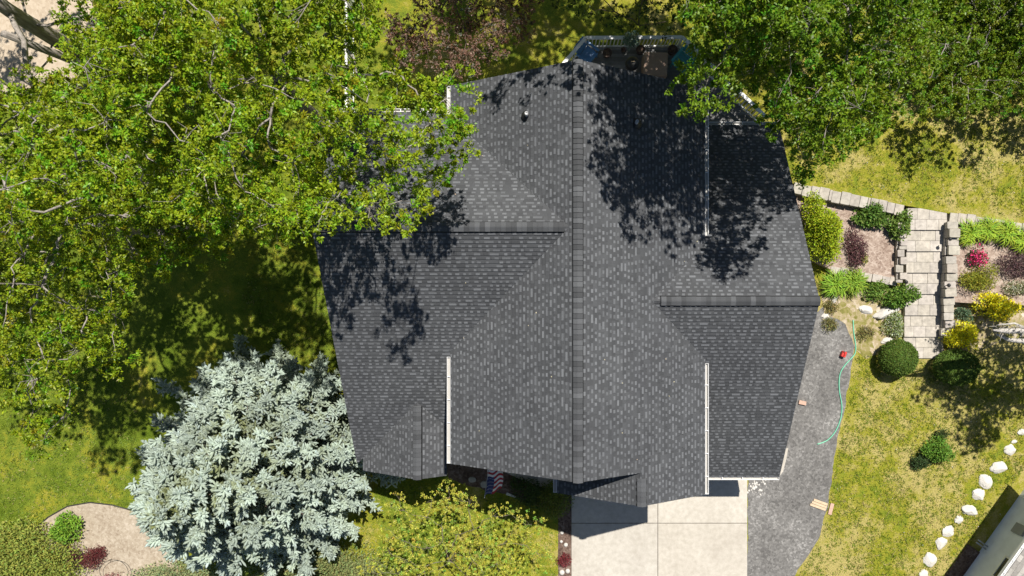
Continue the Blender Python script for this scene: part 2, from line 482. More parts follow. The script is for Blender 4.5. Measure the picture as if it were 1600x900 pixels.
def slope(down, e0, ze, pieces, seed, thick=.14):
    mb = MB(); rr = random.Random(seed)
    if down == '+x': toUV = lambda x, y: (y, e0-x); toXY = lambda u, v: (e0-v, u)
    if down == '-x': toUV = lambda x, y: (y, x-e0); toXY = lambda u, v: (e0+v, u)
    if down == '+y': toUV = lambda x, y: (x, e0-y); toXY = lambda u, v: (u, e0-v)
    if down == '-y': toUV = lambda x, y: (x, y-e0); toXY = lambda u, v: (u, e0+v)
    UV = []
    for p in pieces:
        q = [toUV(*a) for a in p]
        if area2(q) < 0: q = q[::-1]
        UV.append(q)
    def P3(u, v, lift): x, y = toXY(u, v); return (x, y, ze + PT*v + lift)
    # the board under the shingles
    for q in UV:
        top = [P3(u, v, -.004) for u, v in q]; bot = [P3(u, v, -thick) for u, v in q]
        n = len(q)
        flip = area2([(a[0], a[1]) for a in top]) < 0
        f = [tuple(range(n)), tuple(range(2*n-1, n-1, -1))] + [(i, n+i, n+(i+1) % n, (i+1) % n) for i in range(n)]
        if flip: f = [a[::-1] for a in f]
        mb.add(top+bot, f, (.06, .06, .062))
    us = [a for q in UV for a, b in q]; vs = [b for q in UV for a, b in q]
    u0, u1, v0, v1 = min(us), max(us), min(vs), max(vs)
    def piece(ua, ub, va, vb, la, lb_, tone, butt):
        t = [(ua, va), (ub, va), (ub, vb), (ua, vb)]
        for q in UV:
            c = clip(t, q)
            if len(c) < 3 or abs(area2(c)) < 1e-5: continue
            pts = [P3(u, v, la + (lb_-la)*(v-va)/(vb-va)) for u, v in c]
            if area2([(a[0], a[1]) for a in pts]) < 0: pts = pts[::-1]
            mb.add(pts, [tuple(range(len(pts)))], tone)
            lo = [u for u, v in c if abs(v-va) < 1e-6]
            if len(lo) >= 2:
                a, b = min(lo), max(lo)
                dk = tuple(x*.6 for x in tone)
                mb.add([P3(a, va, la), P3(b, va, la), P3(b, va, la-butt), P3(a, va, la-butt)], [(0, 1, 2, 3)], dk)
            for us_ in (ua, ub):
                sd = [v for u, v in c if abs(u-us_) < 1e-6]
                if len(sd) >= 2 and butt < .012:
                    a, b = min(sd), max(sd)
                    mb.add([P3(us_, a, la), P3(us_, b, lb_), P3(us_, b, lb_-.006), P3(us_, a, la-butt)], [(0, 1, 2, 3)], tone)
    r = 0; v = v0
    while v < v1:
        u = u0 - rr.uniform(0, .9)
        while u < u1:                                   # backing strip of each shingle
            wd = rr.uniform(.12, .55)
            t = rr.choice((.062, .067, .071, .075, .080)) * rr.uniform(.95, 1.05)
            piece(u, u+wd-.004, v, min(v+DV*1.02, v1+.02), .022, .003, (t*.92, t*.96, t*1.025), .024)
            u += wd
        u = u0 - rr.uniform(0, .4)
        while u < u1:                                   # raised tabs
            wd = rr.uniform(.08, .14) if rr.random() < .82 else rr.uniform(.17, .30)
            t = rr.choice((.116, .127, .138, .150)) * rr.uniform(.92, 1.08)
            hh = DV * rr.uniform(.46, .56)
            piece(u, u+wd, v-.003, v+hh, .029, .0185, (t*.92, t*.96, t*1.025), .009)
            u += wd + (rr.uniform(.09, .19) if rr.random() < .85 else rr.uniform(.2, .42))
        v += DV
    return mb.build('roof_slope', M['shingle'], house)

# main block
XR, ZR = .86, 8.75; XL, XE = -3.48, 5.42
ZL = ZR - PT*(XR-XL); ZE = ZR - PT*(XE-XR)
YS, YN = -5.56, 7.60
slope('-x', XL, ZL, [[(.6, YS), (XR, YS), (XR, YN), (.6, YN)],
                     [(XL, YS), (.6, YS), (.6, 2.42), (XL, -1.66)],
                     [(.6, 2.42), (.6, YN), (XL, YN), (XL, 6.50)]], 1)
slope('+x', XE, ZE, [[(XR, YS), (3.01, YS), (3.01, YN), (XR, YN)],
                     [(3.01, -6.67), (3.385, -6.67), (3.385, YN), (3.01, YN)],
                     [(3.385, -6.67), (XE, -6.67), (XE, -1.935), (3.385, .10)],
                     [(3.385, .10), (XE, 2.135), (XE, YN), (3.385, YN)]], 2)
# garage gable, its west half
XG = .23; ZG = 7.50 - PT*(3.01-XG)
slope('-x', XG, ZG, [[(XG, -6.67), (3.01, -6.67), (3.01, -5.0), (XG, -5.0)]], 3)
# west wing
ZW = 8.60; YW = 2.42; XW = -7.48
YWS, YWN = -6.10, 6.72
slope('-y', YWS, ZW-PT*(YW-YWS), [[(XW, YW), (XW, YWS), (-7.38, YWS), (-4.86, -3.58), (-4.86, YW)],
                                  [(-4.86, YW), (-4.86, -1.66), (XL, -1.66), (.6, YW)],
                                  [(-4.86, -1.66), (-4.86, -3.58), (-3.15, -5.29), (-3.15, -1.66)]], 4)
slope('+y', YWN, ZW-PT*(YWN-YW), [[(XW, YW), (.6, YW), (-3.70, YWN), (XW, YWN)]], 5)
# small gable over the west wing
ZS = 5.10; XS = -4.86
slope('-x', -7.2, ZS-PT*(XS+7.2), [[(XS, -3.58), (XS, -6.40), (-7.2, -6.40), (-7.2, -5.92)]], 6)
slope('+x', -3.87, ZS-PT*(XS+3.87)*-1, [[(XS, -3.58), (-3.87, -4.57), (-3.87, -6.40), (XS, -6.40)]], 7)
# east wing
ZX = 7.28; YX = .10; XX = 8.96
YXS, YXN = -6.76, 7.02
slope('-y', YXS, ZX-PT*(YX-YXS), [[(3.385, YX), (5.0, -1.515), (XX, -1.515), (XX, YX)], [(5.0, -1.515), (5.0, YXS), (XX, YXS), (XX, -1.515)]], 8)
slope('+y', YXN, ZX-PT*(YXN-YX), [[(3.385, YX), (XX, YX), (XX, 1.715), (5.0, 1.715)], [(5.0, 1.715), (XX, 1.715), (XX, YXN), (5.0, YXN)]], 9)

def ridge(a, b, seed, half=.15, drop=.47):
    """overlapping cap shingles along a ridge from a to b"""
    mb = MB(); rr = random.Random(seed); a = Vector(a); b = Vector(b)
    d = (b-a); ln = d.length; d.normalize(); s = Vector((-d.y, d.x, 0))
    p = 0.0
    while p < ln - .02:
        q = min(p + .165, ln)
        t = rr.choice((.060, .070, .080, .092, .105)) * rr.uniform(.95, 1.05)
        tone = (t*.91, t*.95, t*1.01)
        hh = half*rr.uniform(.98, 1.02)
        def pt(l, w_, lift): v = a + d*l + s*w_; return (v.x, v.y, v.z + lift - abs(w_)*drop)
        e = .055
        l1, l0 = e+.022, e
        v = []
        for l, lf in ((p, l1), (q, l0)):
            v += [pt(l, -hh, lf), pt(l, -.02, lf-.006), pt(l, .02, lf-.006), pt(l, hh, lf)]
        ho = hh+.026
        v += [pt(p, -ho, -.012), pt(p, ho, -.012), pt(q, -ho, -.012), pt(q, ho, -.012), pt(p, 0, 0)]
        mb.add(v, [(0, 1, 5, 4), (1, 2, 6, 5), (2, 3, 7, 6)], tone)
        mb.add(v, [(0, 4, 10, 8), (3, 9, 11, 7), (0, 8, 12, 1), (1, 12, 2), (2, 12, 9, 3)], (.012, .012, .013))  # flared edges near-black: tar sealant plus the cap's shadow line painted in
        p = q
    return mb.build('ridge_cap', M['shingle'], house)

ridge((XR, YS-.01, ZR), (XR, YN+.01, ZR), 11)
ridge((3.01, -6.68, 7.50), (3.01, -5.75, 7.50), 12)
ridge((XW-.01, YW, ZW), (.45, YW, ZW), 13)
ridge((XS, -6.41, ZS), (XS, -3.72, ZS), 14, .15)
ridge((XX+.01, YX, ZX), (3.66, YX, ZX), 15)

# fascia and gutters
def gutter(a, b, side, z, wd=.125):
    """open white channel from a to b (plan), 'side' = outward direction"""
    mb = MB(); a = Vector((*a, z)); b = Vector((*b, z)); o = Vector((*side, 0))
    t = .012
    def bx(p, q, lo, hi, z0, z1, col=(1, 1, 1)):
        v = [p+o*lo, q+o*lo, q+o*hi, p+o*hi]
        pl = [(k.x, k.y) for k in v]
        if area2(pl) < 0: pl = pl[::-1]
        mb.prism(pl, z+z0, z+z1, col)
    bx(a, b, .002, .016, -.15, .015)
    bx(a, b, .017, wd-.014, -.11, -.075, (.5, .48, .45))
    bx(a, b, wd-.013, wd, -.11, .012)
    d = (b-a).normalized()
    bx(a-d*.012, a-d*.001, 0, wd+.004, -.112, .014); bx(b+d*.001, b+d*.012, 0, wd+.004, -.112, .014)
    L_ = (b-a).length; k = .6
    while k < L_:
        p = a+d*k; bx(p, p+d*.025, .018, wd-.014, -.02, .004); k += .8
    return mb.build('gutter', M['white'], house)

gutter((XL, -5.54), (XL, -1.86), (-1, 0), ZL-.02)
gutter((XL, 6.62), (XL, 7.58), (-1, 0), ZL-.02)
gutter((XE, -6.65), (XE, -2.10), (1, 0), ZE-.02)
gutter((XE, 2.40), (XE, 7.58), (1, 0), ZE-.02)
gutter((XG, -6.65), (XG, -5.55), (-1, 0), ZG-.02)
gutter((XX-.02, YXS), (5.58, YXS), (0, -1), ZX-PT*(YX-YXS)-.02)
gutter((XX-.02, YXN), (5.58, YXN), (0, 1), ZX-PT*(YXN-YX)-.02)
gutter((XW+.02, YWN), (-3.62, YWN), (0, 1), ZW-PT*(YWN-YW)-.02)

def rake(pts, out):
    """white board below the shingles of a gable edge"""
    mb = MB(); o = Vector((*out, 0))
    for a, b in zip(pts[:-1], pts[1:]):
        a = Vector(a); b = Vector(b)
        v = [a+o*.002+Vector((0, 0, -.03)), b+o*.002+Vector((0, 0, -.03)), b+o*.002+Vector((0, 0, -.24)), a+o*.002+Vector((0, 0, -.24))]
        v += [k+o*.02 for k in v]
        mb.add(v, [(0, 1, 2, 3), (7, 6, 5, 4), (0, 4, 5, 1), (1, 5, 6, 2), (2, 6, 7, 3), (3, 7, 4, 0)])
    o_ = mb.build('fascia', M['white'], house)
    return o_
def inset(o, k): return o
rake([(XL, YS+.03, ZL), (XR, YS+.03, ZR), (2.98, YS+.03, ZR-PT*(2.98-XR))], (0, -1))
rake([(XG, -6.64, ZG), (3.01, -6.64, 7.5), (XE, -6.64, ZE)], (0, -1))
rake([(XL, YN-.03, ZL), (XR, YN-.03, ZR), (XE, YN-.03, ZE)], (0, 1))
rake([(XX-.03, YXS, ZX-PT*(YX-YXS)), (XX-.03, YX, ZX), (XX-.03, YXN, ZX-PT*(YXN-YX))], (1, 0))
rake([(XW+.03, YWS, ZW-PT*(YW-YWS)), (XW+.03, YW, ZW), (XW+.03, YWN, ZW-PT*(YWN-YW))], (-1, 0))
rake([(-7.2, -6.37, ZS-PT*2.34), (XS, -6.37, ZS), (-3.87, -6.37, ZS-PT*.99)], (0, -1))

# walls under the roof
def wall(poly, ztop):
    mb = MB(); mb.prism(poly, -.05, ztop); return mb.build('wall', M['siding'], house)
def gable_wall(x0, x1, y0, y1, ridge_axis, rc, zr, ins=.16):
    """closed block whose top follows a gable roof"""
    mb = MB()
    if ridge_axis == 'y':
        z0 = zr-PT*abs(rc-x0)-ins; z1 = zr-PT*abs(x1-rc)-ins; zc = zr-ins
        v = [(x0,y0,-.05),(x1,y0,-.05),(x1,y1,-.05),(x0,y1,-.05),(x0,y0,z0),(x1,y0,z1),(x1,y1,z1),(x0,y1,z0),(rc,y0,zc),(rc,y1,zc)]
        f = [(0,1,5,8,4),(2,3,7,9,6),(1,2,6,5),(3,0,4,7),(4,8,9,7),(8,5,6,9),(3,2,1,0)]
    else:
        z0 = zr-PT*abs(rc-y0)-ins; z1 = zr-PT*abs(y1-rc)-ins; zc = zr-ins
        v = [(x0,y0,-.05),(x1,y0,-.05),(x1,y1,-.05),(x0,y1,-.05),(x0,y0,z0),(x1,y0,z0),(x1,y1,z1),(x0,y1,z1),(x0,rc,zc),(x1,rc,zc)]
        f = [(0,1,5,4),(2,3,7,6),(1,2,6,9,5),(3,0,4,8,7),(4,5,9,8),(8,9,6,7),(3,2,1,0)]
    mb.add(v, f); return mb.build('wall', M['siding'], house)
gable_wall(-3.05, 5.0, -5.05, 7.2, 'y', XR, ZR)
gable_wall(.62, 4.985, -6.25, -5.0, 'y', 3.01, 7.5)
gable_wall(-7.08, -3.1, -5.6, 6.3, 'x', YW, ZW)
gable_wall(4.95, 8.55, -6.35, 6.6, 'x', YX, ZX)
gable_wall(-6.6, -4.2, -6.0, -5.5, 'y', XS, ZS)
# garage doors and the front door (in deep shade under the eaves)
mb = MB()
for i in range(5): mb.box(1.3, 4.5, -6.30, -6.262, .06+i*.44, .06+i*.44+.425)
mb.build('garage_door', M['white'], house)
mb = MB(); mb.box(-1.2, -.3, -5.09, -5.06, .1, 2.15); dr = mb.build('door', M['brown_bark'], house)
mb = MB(); mb.lathe([(.0, -.03), (.03, -.02), (.03, .02), (.0, .03)], (-.42, -5.12, 1.05), 8); mb.build('handle', M['metal'], dr)
for x0, x1, z0, z1, y in ((-2.8, -1.6, 3.2, 4.4, -5.06), (-.8, .4, 3.2, 4.4, -5.06), (-6.1, -4.7, .9, 2.2, -6.01)):
    mb = MB(); mb.box(x0, x1, y-.03, y, z0, z1); wn = mb.build('window', M['glass'], house)
    mb = MB()
    mb.box(x0-.08, x0-.004, y-.05, y-.002, z0-.08, z1+.08); mb.box(x1+.004, x1+.08, y-.05, y-.002, z0-.08, z1+.08)
    mb.box(x0-.002, x1+.002, y-.05, y-.002, z1+.004, z1+.08); mb.box(x0-.002, x1+.002, y-.05, y-.002, z0-.08, z0-.004)
    mb.build('frame', M['white'], wn)

# plumbing vents on the roof
def vent(px, py, zz, up, ht, mat):
    p = W(px, py, zz)
    mb = MB()
    mb.lathe([(.055, -.1), (.055, ht), (.045, ht), (.040, ht-.05), (.0, ht-.05)], tuple(p), 12)
    v = mb.build('vent_pipe', mat, house, True)
    mb = MB(); mb.lathe([(.19, -.10), (.17, .03), (.075, .07), (.07, .09)], tuple(p), 14)
    mb.build('flashing', M['dark'], v, True)
vent(823, 181, ZR-PT*(XR+.80), 0, .34, M['vent'])
vent(994, 193, ZR-PT*(2.75-XR), 0, .30, M['vent'])

# ------------------------------------------------------------------ plants
def unit(n):
    v = rng.normal(size=(n, 3)); return v / np.linalg.norm(v, axis=1)[:, None]

def leaves(cent, direc, length, width, tone, fold=.25, nrm=None):
    """rhombic leaves: cent (N,3) base points, direc (N,3) unit axes; returns verts, quads, cols"""
    n = len(cent)
    if nrm is None:
        nrm = unit(n); nrm[:, 2] = np.abs(nrm[:, 2]) + .6
    side = np.cross(direc, nrm); side /= np.linalg.norm(side, axis=1)[:, None] + 1e-9
    up = np.cross(side, direc)
    L_ = length[:, None]; Wd = width[:, None]
    v = np.empty((n, 4, 3))
    v[:, 0] = cent
    v[:, 1] = cent + direc*L_*.45 + side*Wd*.5 + up*Wd*fold
    v[:, 2] = cent + direc*L_
    v[:, 3] = cent + direc*L_*.45 - side*Wd*.5 + up*Wd*fold
    q = np.arange(n*4).reshape(n, 4)
    c = np.repeat(tone, 4, axis=0)
    return v.reshape(-1, 3), q, c

def tones(n, base, var=.22, hue=.12):
    k = 1 + rng.normal(size=(n, 1))*var
    h = rng.normal(size=(n, 1))*hue
    c = np.array(base)[None, :]*np.clip(k, .45, 1.8)
    c[:, 0] *= np.clip(1+h[:, 0]*1.4, .5, 1.7)
    return np.clip(c, .003, .9)

def in_poly(x, y, poly):
    inside = False; j = len(poly)-1
    for i in range(len(poly)):
        xi, yi = poly[i]; xj, yj = poly[j]
        if (yi > y) != (yj > y) and x < (xj-xi)*(y-yi)/(yj-yi)+xi: inside = not inside
        j = i
    return inside

def fill_poly(poly, spacing, tries=4000, seed=1):
    """evenly scattered points in an outline"""
    rr = random.Random(seed); xs = [p[0] for p in poly]; ys = [p[1] for p in poly]
    out = []
    for _ in range(tries):
        x, y = rr.uniform(min(xs), max(xs)), rr.uniform(min(ys), max(ys))
        if not in_poly(x, y, poly): continue
        if all((x-a)**2+(y-b)**2 > spacing**2 for a, b in out): out.append((x, y))
    return out

def broad_tree(name, label, cat, base, boughs, leaf, lw, ll, tips, per, bark, group=None, trunk_r=.3, rad=1.0,
               twig_r=.012, trunk_top=.62, fork=None, flat=.5, limb_r=.07, limb_shape=.35, stems=()):
    """trunk + limbs to each bough + leaves in star-like clusters at the twig tips"""
    t = empty(name, base, label, cat, group)
    bx, by, bz_ = base
    cx = sum(b[0] for b in boughs)/len(boughs); cy = sum(b[1] for b in boughs)/len(boughs); cz = max(b[2] for b in boughs)
    mb = MB()
    top = Vector((bx+(cx-bx)*.35, by+(cy-by)*.35, cz*trunk_top))
    if fork: top = Vector(fork)
    tr = []
    for i in range(9):
        k = i/8; p = Vector(base).lerp(top, k); p.x += .18*math.sin(k*5+bx)*k; p.y += .15*math.sin(k*4+by)*k; tr.append(p)
    tr[0].z -= .1
    mb.tube(tr, [trunk_r*(1.25 if i == 0 else 1-.5*i/8) for i in range(9)], 9)
    for a_, b_, c_, r_ in stems: mb.tube([a_, b_, c_], [r_, r_*.85, r_*.6], 8)
    tl, dl = [], []
    nodes = [(tr[i], -1, 0.0) for i in (5, 6, 7, 8)]           # where limbs may start
    order = sorted(range(len(boughs)), key=lambda i: (Vector(boughs[i][:3])-tr[8]).length)
    par = {}; pos = {}
    cand = [('t', i, tr[i]) for i in (4, 5, 6, 7, 8)]
    cost = {('t', i): (8-i)*.1 for i in (4, 5, 6, 7, 8)}
    for i in order:
        p = Vector(boughs[i][:3]); best = None
        for (kd, k, q) in cand:
            c_ = (p-q).length + .35*cost[(kd, k)]
            if best is None or c_ < best[0]: best = (c_, kd, k, q)
        par[i] = (best[1], best[2]); pos[i] = p
        cost[('b', i)] = cost[(best[1], best[2])] + (p-best[3]).length
        cand.append(('b', i, p))
    cnt = {i: 1 for i in order}
    for i in reversed(order):
        if par[i][0] == 'b': cnt[par[i][1]] += cnt[i]
    for i in order:
        (x, y, z, s) = boughs[i]; end = pos[i]
        st = tr[par[i][1]] if par[i][0] == 't' else pos[par[i][1]]
        ln = (end-st).length
        mid = st.lerp(end, .5) + Vector((0, 0, ln*limb_shape*.25)) + Vector(rng.normal(size=3)*.09*ln)
        pts = [st.lerp(mid, f).lerp(mid.lerp(end, f), f) for f in (0, .25, .5, .75, 1.0)]
        for q_ in pts[1:4]: q_ += Vector(rng.normal(size=3)*.035*ln)
        r1 = min(limb_r*1.6, twig_r + limb_r*.16*(cnt[i]-1)**.55); r0 = min(limb_r*1.8, twig_r + limb_r*.16*cnt[i]**.55)
        mb.tube(pts, [r0+(r1-r0)*f for f in (0, .25, .5, .75, 1)], 5)
        out = Vector((x-cx, y-cy, 0)); out = out.normalized() if out.length > .01 else Vector((1, 0, 0))
        nt = max(3, int(tips*s*s))
        for _ in range(nt):
            d = unit(1)[0]; rr_ = rng.uniform(.15, 1)**.5
            off = Vector((d[0]*rad*s, d[1]*rad*s, d[2]*rad*s*flat))*rr_
            tip = end + off
            if rng.random() < .15:
                m2 = end + off*.5 + Vector(rng.normal(size=3)*.1)
                mb.tube([pts[3].lerp(end, rng.random()), m2, tip], [twig_r*.9, twig_r*.7, twig_r*.3], 3)
            tl.append(tip); dl.append((Vector(off.normalized()) + out*.4 + Vector((0, 0, .25))).normalized())
    mb.build('trunk', bark, t, True, loc=base)
    T = np.array([tuple(p) for p in tl]); D = np.array([tuple(p) for p in dl])
    n = len(T)
    spread = np.repeat(np.where(rng.random(n) < .55, .22, .7), per)[:, None]
    P_ = np.repeat(T, per, axis=0) + rng.normal(size=(n*per, 3))*ll*spread
    dr = unit(n*per)*.95 + np.repeat(D, per, axis=0)*.5; dr /= np.linalg.norm(dr, axis=1)[:, None]
    clus = np.repeat(tones(n, (1, 1, 1), .24, .20), per, axis=0)
    tn = tones(n*per, leaf, .18, .08)*clus
    v, q, c = leaves(P_, dr, ll*rng.uniform(.7, 1.3, n*per), lw*rng.uniform(.7, 1.3, n*per), tn)
    np_mesh('crown', v, q, c, M['leaf'], t, loc=base)
    return t

def boughs_from(poly, spacing, z0, z1, dz=1.2, s=(.8, 1.2), seed=1, tilt=None):
    """bough centres below an outline seen from the drone, at their own heights"""
    out = []; rr = random.Random(seed)
    for (x, y) in fill_poly(poly, spacing, 6000, seed):
        z = rr.uniform(z0, z1)
        p = W(x, y, z)
        out.append((p.x, p.y, p.z, rr.uniform(*s)))
    return out

LEAF = (.285, .385, .014)
# ---- the tall poplars on the west side
polyA = [(-260, -220), (330, -220), (345, 60), (330, 190), (255, 300), (150, 330), (-60, 330), (-260, 330)]
hole = [(-80, 0), (30, -12), (72, 0), (118, 55), (108, 90), (60, 112), (-80, 116)]
bA = boughs_from(polyA, 50, 10.0, 14.8, s=(.6, 1.15), seed=3)
bA += boughs_from(polyA, 36, 5.5, 9.6, seed=4) + boughs_from([(140, 10), (270, 10), (280, 120), (150, 120)], 30, 12, 13.5, seed=42) + boughs_from([(225, 185), (305, 185), (305, 265), (225, 265)], 26, 7.2, 8.6, seed=43)
def px_of(b): d = F/(H-b[2]); return (NX + b[0]*d, NY - b[1]*d)
bA += boughs_from([(60, 150), (235, 150), (250, 300), (60, 310)], 30, 6.2, 8.6, seed=41)
def clear(b):
    x, y = px_of(b); r = 19
    return not any(in_poly(x+r*math.cos(a), y+r*math.sin(a), hole) for a in [k*.785 for k in range(8)])
bA = [b for b in bA if clear(b)]
broad_tree('poplar_tree', 'tall poplar with thick forked grey trunk showing through its crown, far west', 'tree', (-18.3, 9.7, 0), bA, LEAF, .047, .096, 36, 36,
           M['bark'], 'poplars around the house', .42, .9, limb_r=.055, fork=(-17.9, 9.75, 8.2), stems=[((-18.1, 9.6, 1.0), (-18.0, 9.2, 4.0), (-18.0, 8.9, 7.5), .2)])
polyB = [(330, -200), (560, -200), (600, -60), (575, 40), (560, 75), (600, 118), (655, 112), (700, 130), (720, 180), (725, 225), (700, 262), (672, 300), (640, 345), (600, 330), (560, 330), (505, 315), (455, 332), (405, 318), (345, 305), (280, 330), (250, 300), (330, 190)]
bB = boughs_from(polyB, 43, 10.2, 14.4, s=(.55, 1.1), seed=5) + boughs_from([(330, 322), (520, 318), (500, 350), (340, 358)], 30, 11, 12.8, s=(.6, .9), seed=35) + boughs_from([(330, -200), (560, -200), (575, 60), (560, 200), (420, 290), (300, 290), (320, 100)], 52, 8.5, 11, seed=6)
broad_tree('poplar_tree', 'poplar whose bright branches reach out over the west wing of the roof', 'tree', (-9.7, 7.6, 0), bB, LEAF, .047, .096, 36, 36,
           M['bark'], 'poplars around the house', .3, .85, limb_r=.042, twig_r=.010)
polyC = [(-160, 330), (150, 330), (250, 300), (300, 330), (285, 395), (262, 420), (190, 415), (170, 470), (192, 520), (185, 575), (130, 590), (105, 640), (78, 700), (52, 690), (45, 640), (20, 590), (-60, 570), (-160, 560)]
bC = boughs_from([(250, 300), (350, 300), (345, 380), (255, 392)], 30, 7.5, 9.5, seed=31) + boughs_from(polyC, 42, 9.0, 13.2, s=(.55, 1.1), seed=8) + boughs_from([(-160, 330), (230, 320), (210, 420), (130, 540), (-160, 540)], 42, 6, 9, seed=9)
broad_tree('poplar_tree', 'poplar with drooping twigs over the bright lawn on the west side', 'tree', (-15.6, 3.2, 0), bC, (.26, .345, .012), .047, .094, 36, 34,
           M['bark'], 'poplars around the house', .28, .85, limb_r=.04, twig_r=.010)
# ---- the trees north-east of the house
polyD = [(1085, -260), (1420, -260), (1430, 60), (1405, 165), (1365, 185), (1340, 215), (1300, 205), (1288, 262), (1268, 262), (1250, 225), (1228, 208), (1215, 180), (1190, 140), (1140, 112), (1122, 130), (1100, 140), (1108, 80), (1095, 20)]
bD = boughs_from([(1330, -190), (1480, -190), (1500, -30), (1360, 0)], 34, 12.3, 13.6, s=(.8, 1.1), seed=52) + boughs_from([(1050, -240), (1270, -240), (1270, 40), (1120, 10), (1080, -30)], 34, 13, 14.6, s=(.8, 1.1), seed=51) + boughs_from(polyD, 37, 9.5, 13.2, s=(.7, 1.05), seed=12) + boughs_from([(1075, -260), (1420, -260), (1420, 40), (1370, 120), (1330, 190), (1240, 180), (1150, 80)], 40, 6, 9.5, seed=13)
LEAF2 = (.17, .275, .012)
broad_tree('shade_tree', 'dense green tree hanging over the back deck, northeast of the roof', 'tree', (8.6, 11.2, 0), bD, LEAF2, .05, .094, 46, 36,
           M['bark'], 'poplars around the house', .32, .9, limb_r=.035, twig_r=.009)
polyE = [(1420, -260), (1860, -260), (1860, 150), (1640, 170), (1560, 172), (1478, 182), (1448, 172), (1432, 145), (1410, 135), (1430, 40)]
bE = boughs_from(polyE, 25, 2.0, 3.7, s=(.55, .9), seed=14) + boughs_from([(1420, -160), (1860, -160), (1860, 130), (1500, 130), (1440, 40)], 30, 1.8, 2.6, seed=15)
bE = [b for b in bE if b[1] < 15.5 and b[0] < 25]
broad_tree('shade_tree', 'green tree with gappy lower branches over the upper lawn', 'tree', (16.5, 11.0, TZ), bE, (.185, .275, .014), .05, .088, 50, 34,
           M['bark'], 'poplars around the house', .2, .9, limb_r=.025, twig_r=.008)
# ---- low trees behind the house
polyF = [(608, 35), (640, 18), (700, -60), (830, -60), (838, 20), (815, 60), (770, 85), (715, 110), (690, 115), (672, 95), (640, 100), (610, 70)]
bF = boughs_from(polyF, 22, 3.4, 4.8, s=(.5, .85), seed=16)
broad_tree('plum_tree', 'brown purple leaved plum tree behind the house', 'tree', (-3.4, 14.6, 0), bF, (.25, .155, .115), .05, .08, 62, 17,
           M['brown_bark'], None, .14, .8, limb_r=.03)
bG = boughs_from([(835, -80), (1075, -80), (1075, 25), (1010, 42), (930, 40), (870, 18)], 34, 3.0, 5.5, s=(.6, 1.0), seed=17)
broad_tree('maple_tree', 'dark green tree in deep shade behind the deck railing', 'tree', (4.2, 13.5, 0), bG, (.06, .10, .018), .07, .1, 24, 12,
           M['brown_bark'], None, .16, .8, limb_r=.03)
bN = []
rr0 = random.Random(77)
bN += [(.6, 9.7, 13, .75), (1.5, 9.5, 13.1, .7), (-.3, 10.0, 13.2, .6), (1.1, 10.6, 13, .8), (.2, 10.8, 12.6, .8)]
while len(bN) < 190:
    x, y = rr0.uniform(-6, 10.5), rr0.uniform(11.2, 19.5)
    if x < .8 and y < 14.6: continue
    if ((x-2.6)/7.4)**2 + ((y-15.2)/3.9)**2 < 1: bN.append((x, y, rr0.uniform(10, 13), rr0.uniform(.8, 1.1)))
broad_tree('shade_tree', 'tall tree behind the deck whose shade darkens the back yard, beyond the top edge', 'tree', (4.0, 18.6, 0), bN, LEAF2, .10, .14, 26, 16,
           M['bark'], None, .3, 1.0, limb_r=.055)
# ---- the small pale tree in front of the house
polyH = [(640, 800), (690, 770), (720, 775), (760, 790), (800, 800), (840, 815), (850, 850), (840, 960), (580, 960), (575, 880), (600, 835)]
bH = boughs_from(polyH, 25, 2.6, 4.2, s=(.5, .9), seed=18)
bH += boughs_from([(688, 755), (720, 760), (735, 785), (700, 790)], 14, 3.6, 4.2, s=(.4, .6), seed=19) + boughs_from([(600, 775), (625, 775), (640, 800), (600, 800)], 20, 2.2, 3, s=(.3, .5), seed=20)
M['grey_twig'] = bark_mat('grey_twig', (.12, .10, .07), (.26, .22, .17))
broad_tree('birch_tree', 'small airy yellow green tree on the front lawn', 'tree', (-4.3, -10.6, 0), bH, (.52, .53, .08), .037, .054, 54, 20,
           M['grey_twig'], None, .10, .80, twig_r=.006, limb_r=.014)
# ---- the tree beyond the east edge, only its bare limbs and its shade reach the picture
bI = boughs_from([(1640, 425), (1760, 400), (1840, 520), (1740, 640), (1660, 610), (1622, 500)], 27, 5.0, 8.0, s=(.7, 1.0), seed=21)
bI = [(x+1.9, y+.9, z, s_) for x, y, z, s_ in bI]
tI = broad_tree('ash_tree', 'pale grey forked tree limbs at the east edge beside the gold shrub', 'tree', (22.0, -1.2, 0), bI, (.09, .13, .02), .085, .12, 46, 15,
           M['pale_bark'], None, .2, .9, fork=(21.6, -1.4, 4.0))
mb = MB()
mb.tube([W(1640, 512, 4.0), W(1598, 516, 4.2), W(1575, 517, 4.3), W(1552, 516, 4.5)], [.15, .13, .11, .03], 8)
mb.tube([W(1640, 524, 3.6), W(1598, 533, 3.7), W(1576, 531, 3.8), W(1557, 522, 4.0)], [.12, .10, .08, .03], 8)
mb.tube([W(1600, 512, 4.2), W(1585, 505, 4.5), W(1560, 508, 4.7)], [.06, .04, .012], 6)
for i in range(16):
    p = W(1560+rng.uniform(0, 45), 512+rng.uniform(-8, 16), 4.3); d = Vector((-rng.uniform(.2, .7), rng.uniform(-.5, .4), .3))
    mb.tube([p, p+d*.5+Vector((0, .05, 0)), p+d], [.014, .01, .004], 4)
mb.build('branch', M['pale_bark'], None, True)
o = bpy.data.objects['branch']; o.parent = tI; o.matrix_parent_inverse = tI.matrix_basis.inverted()

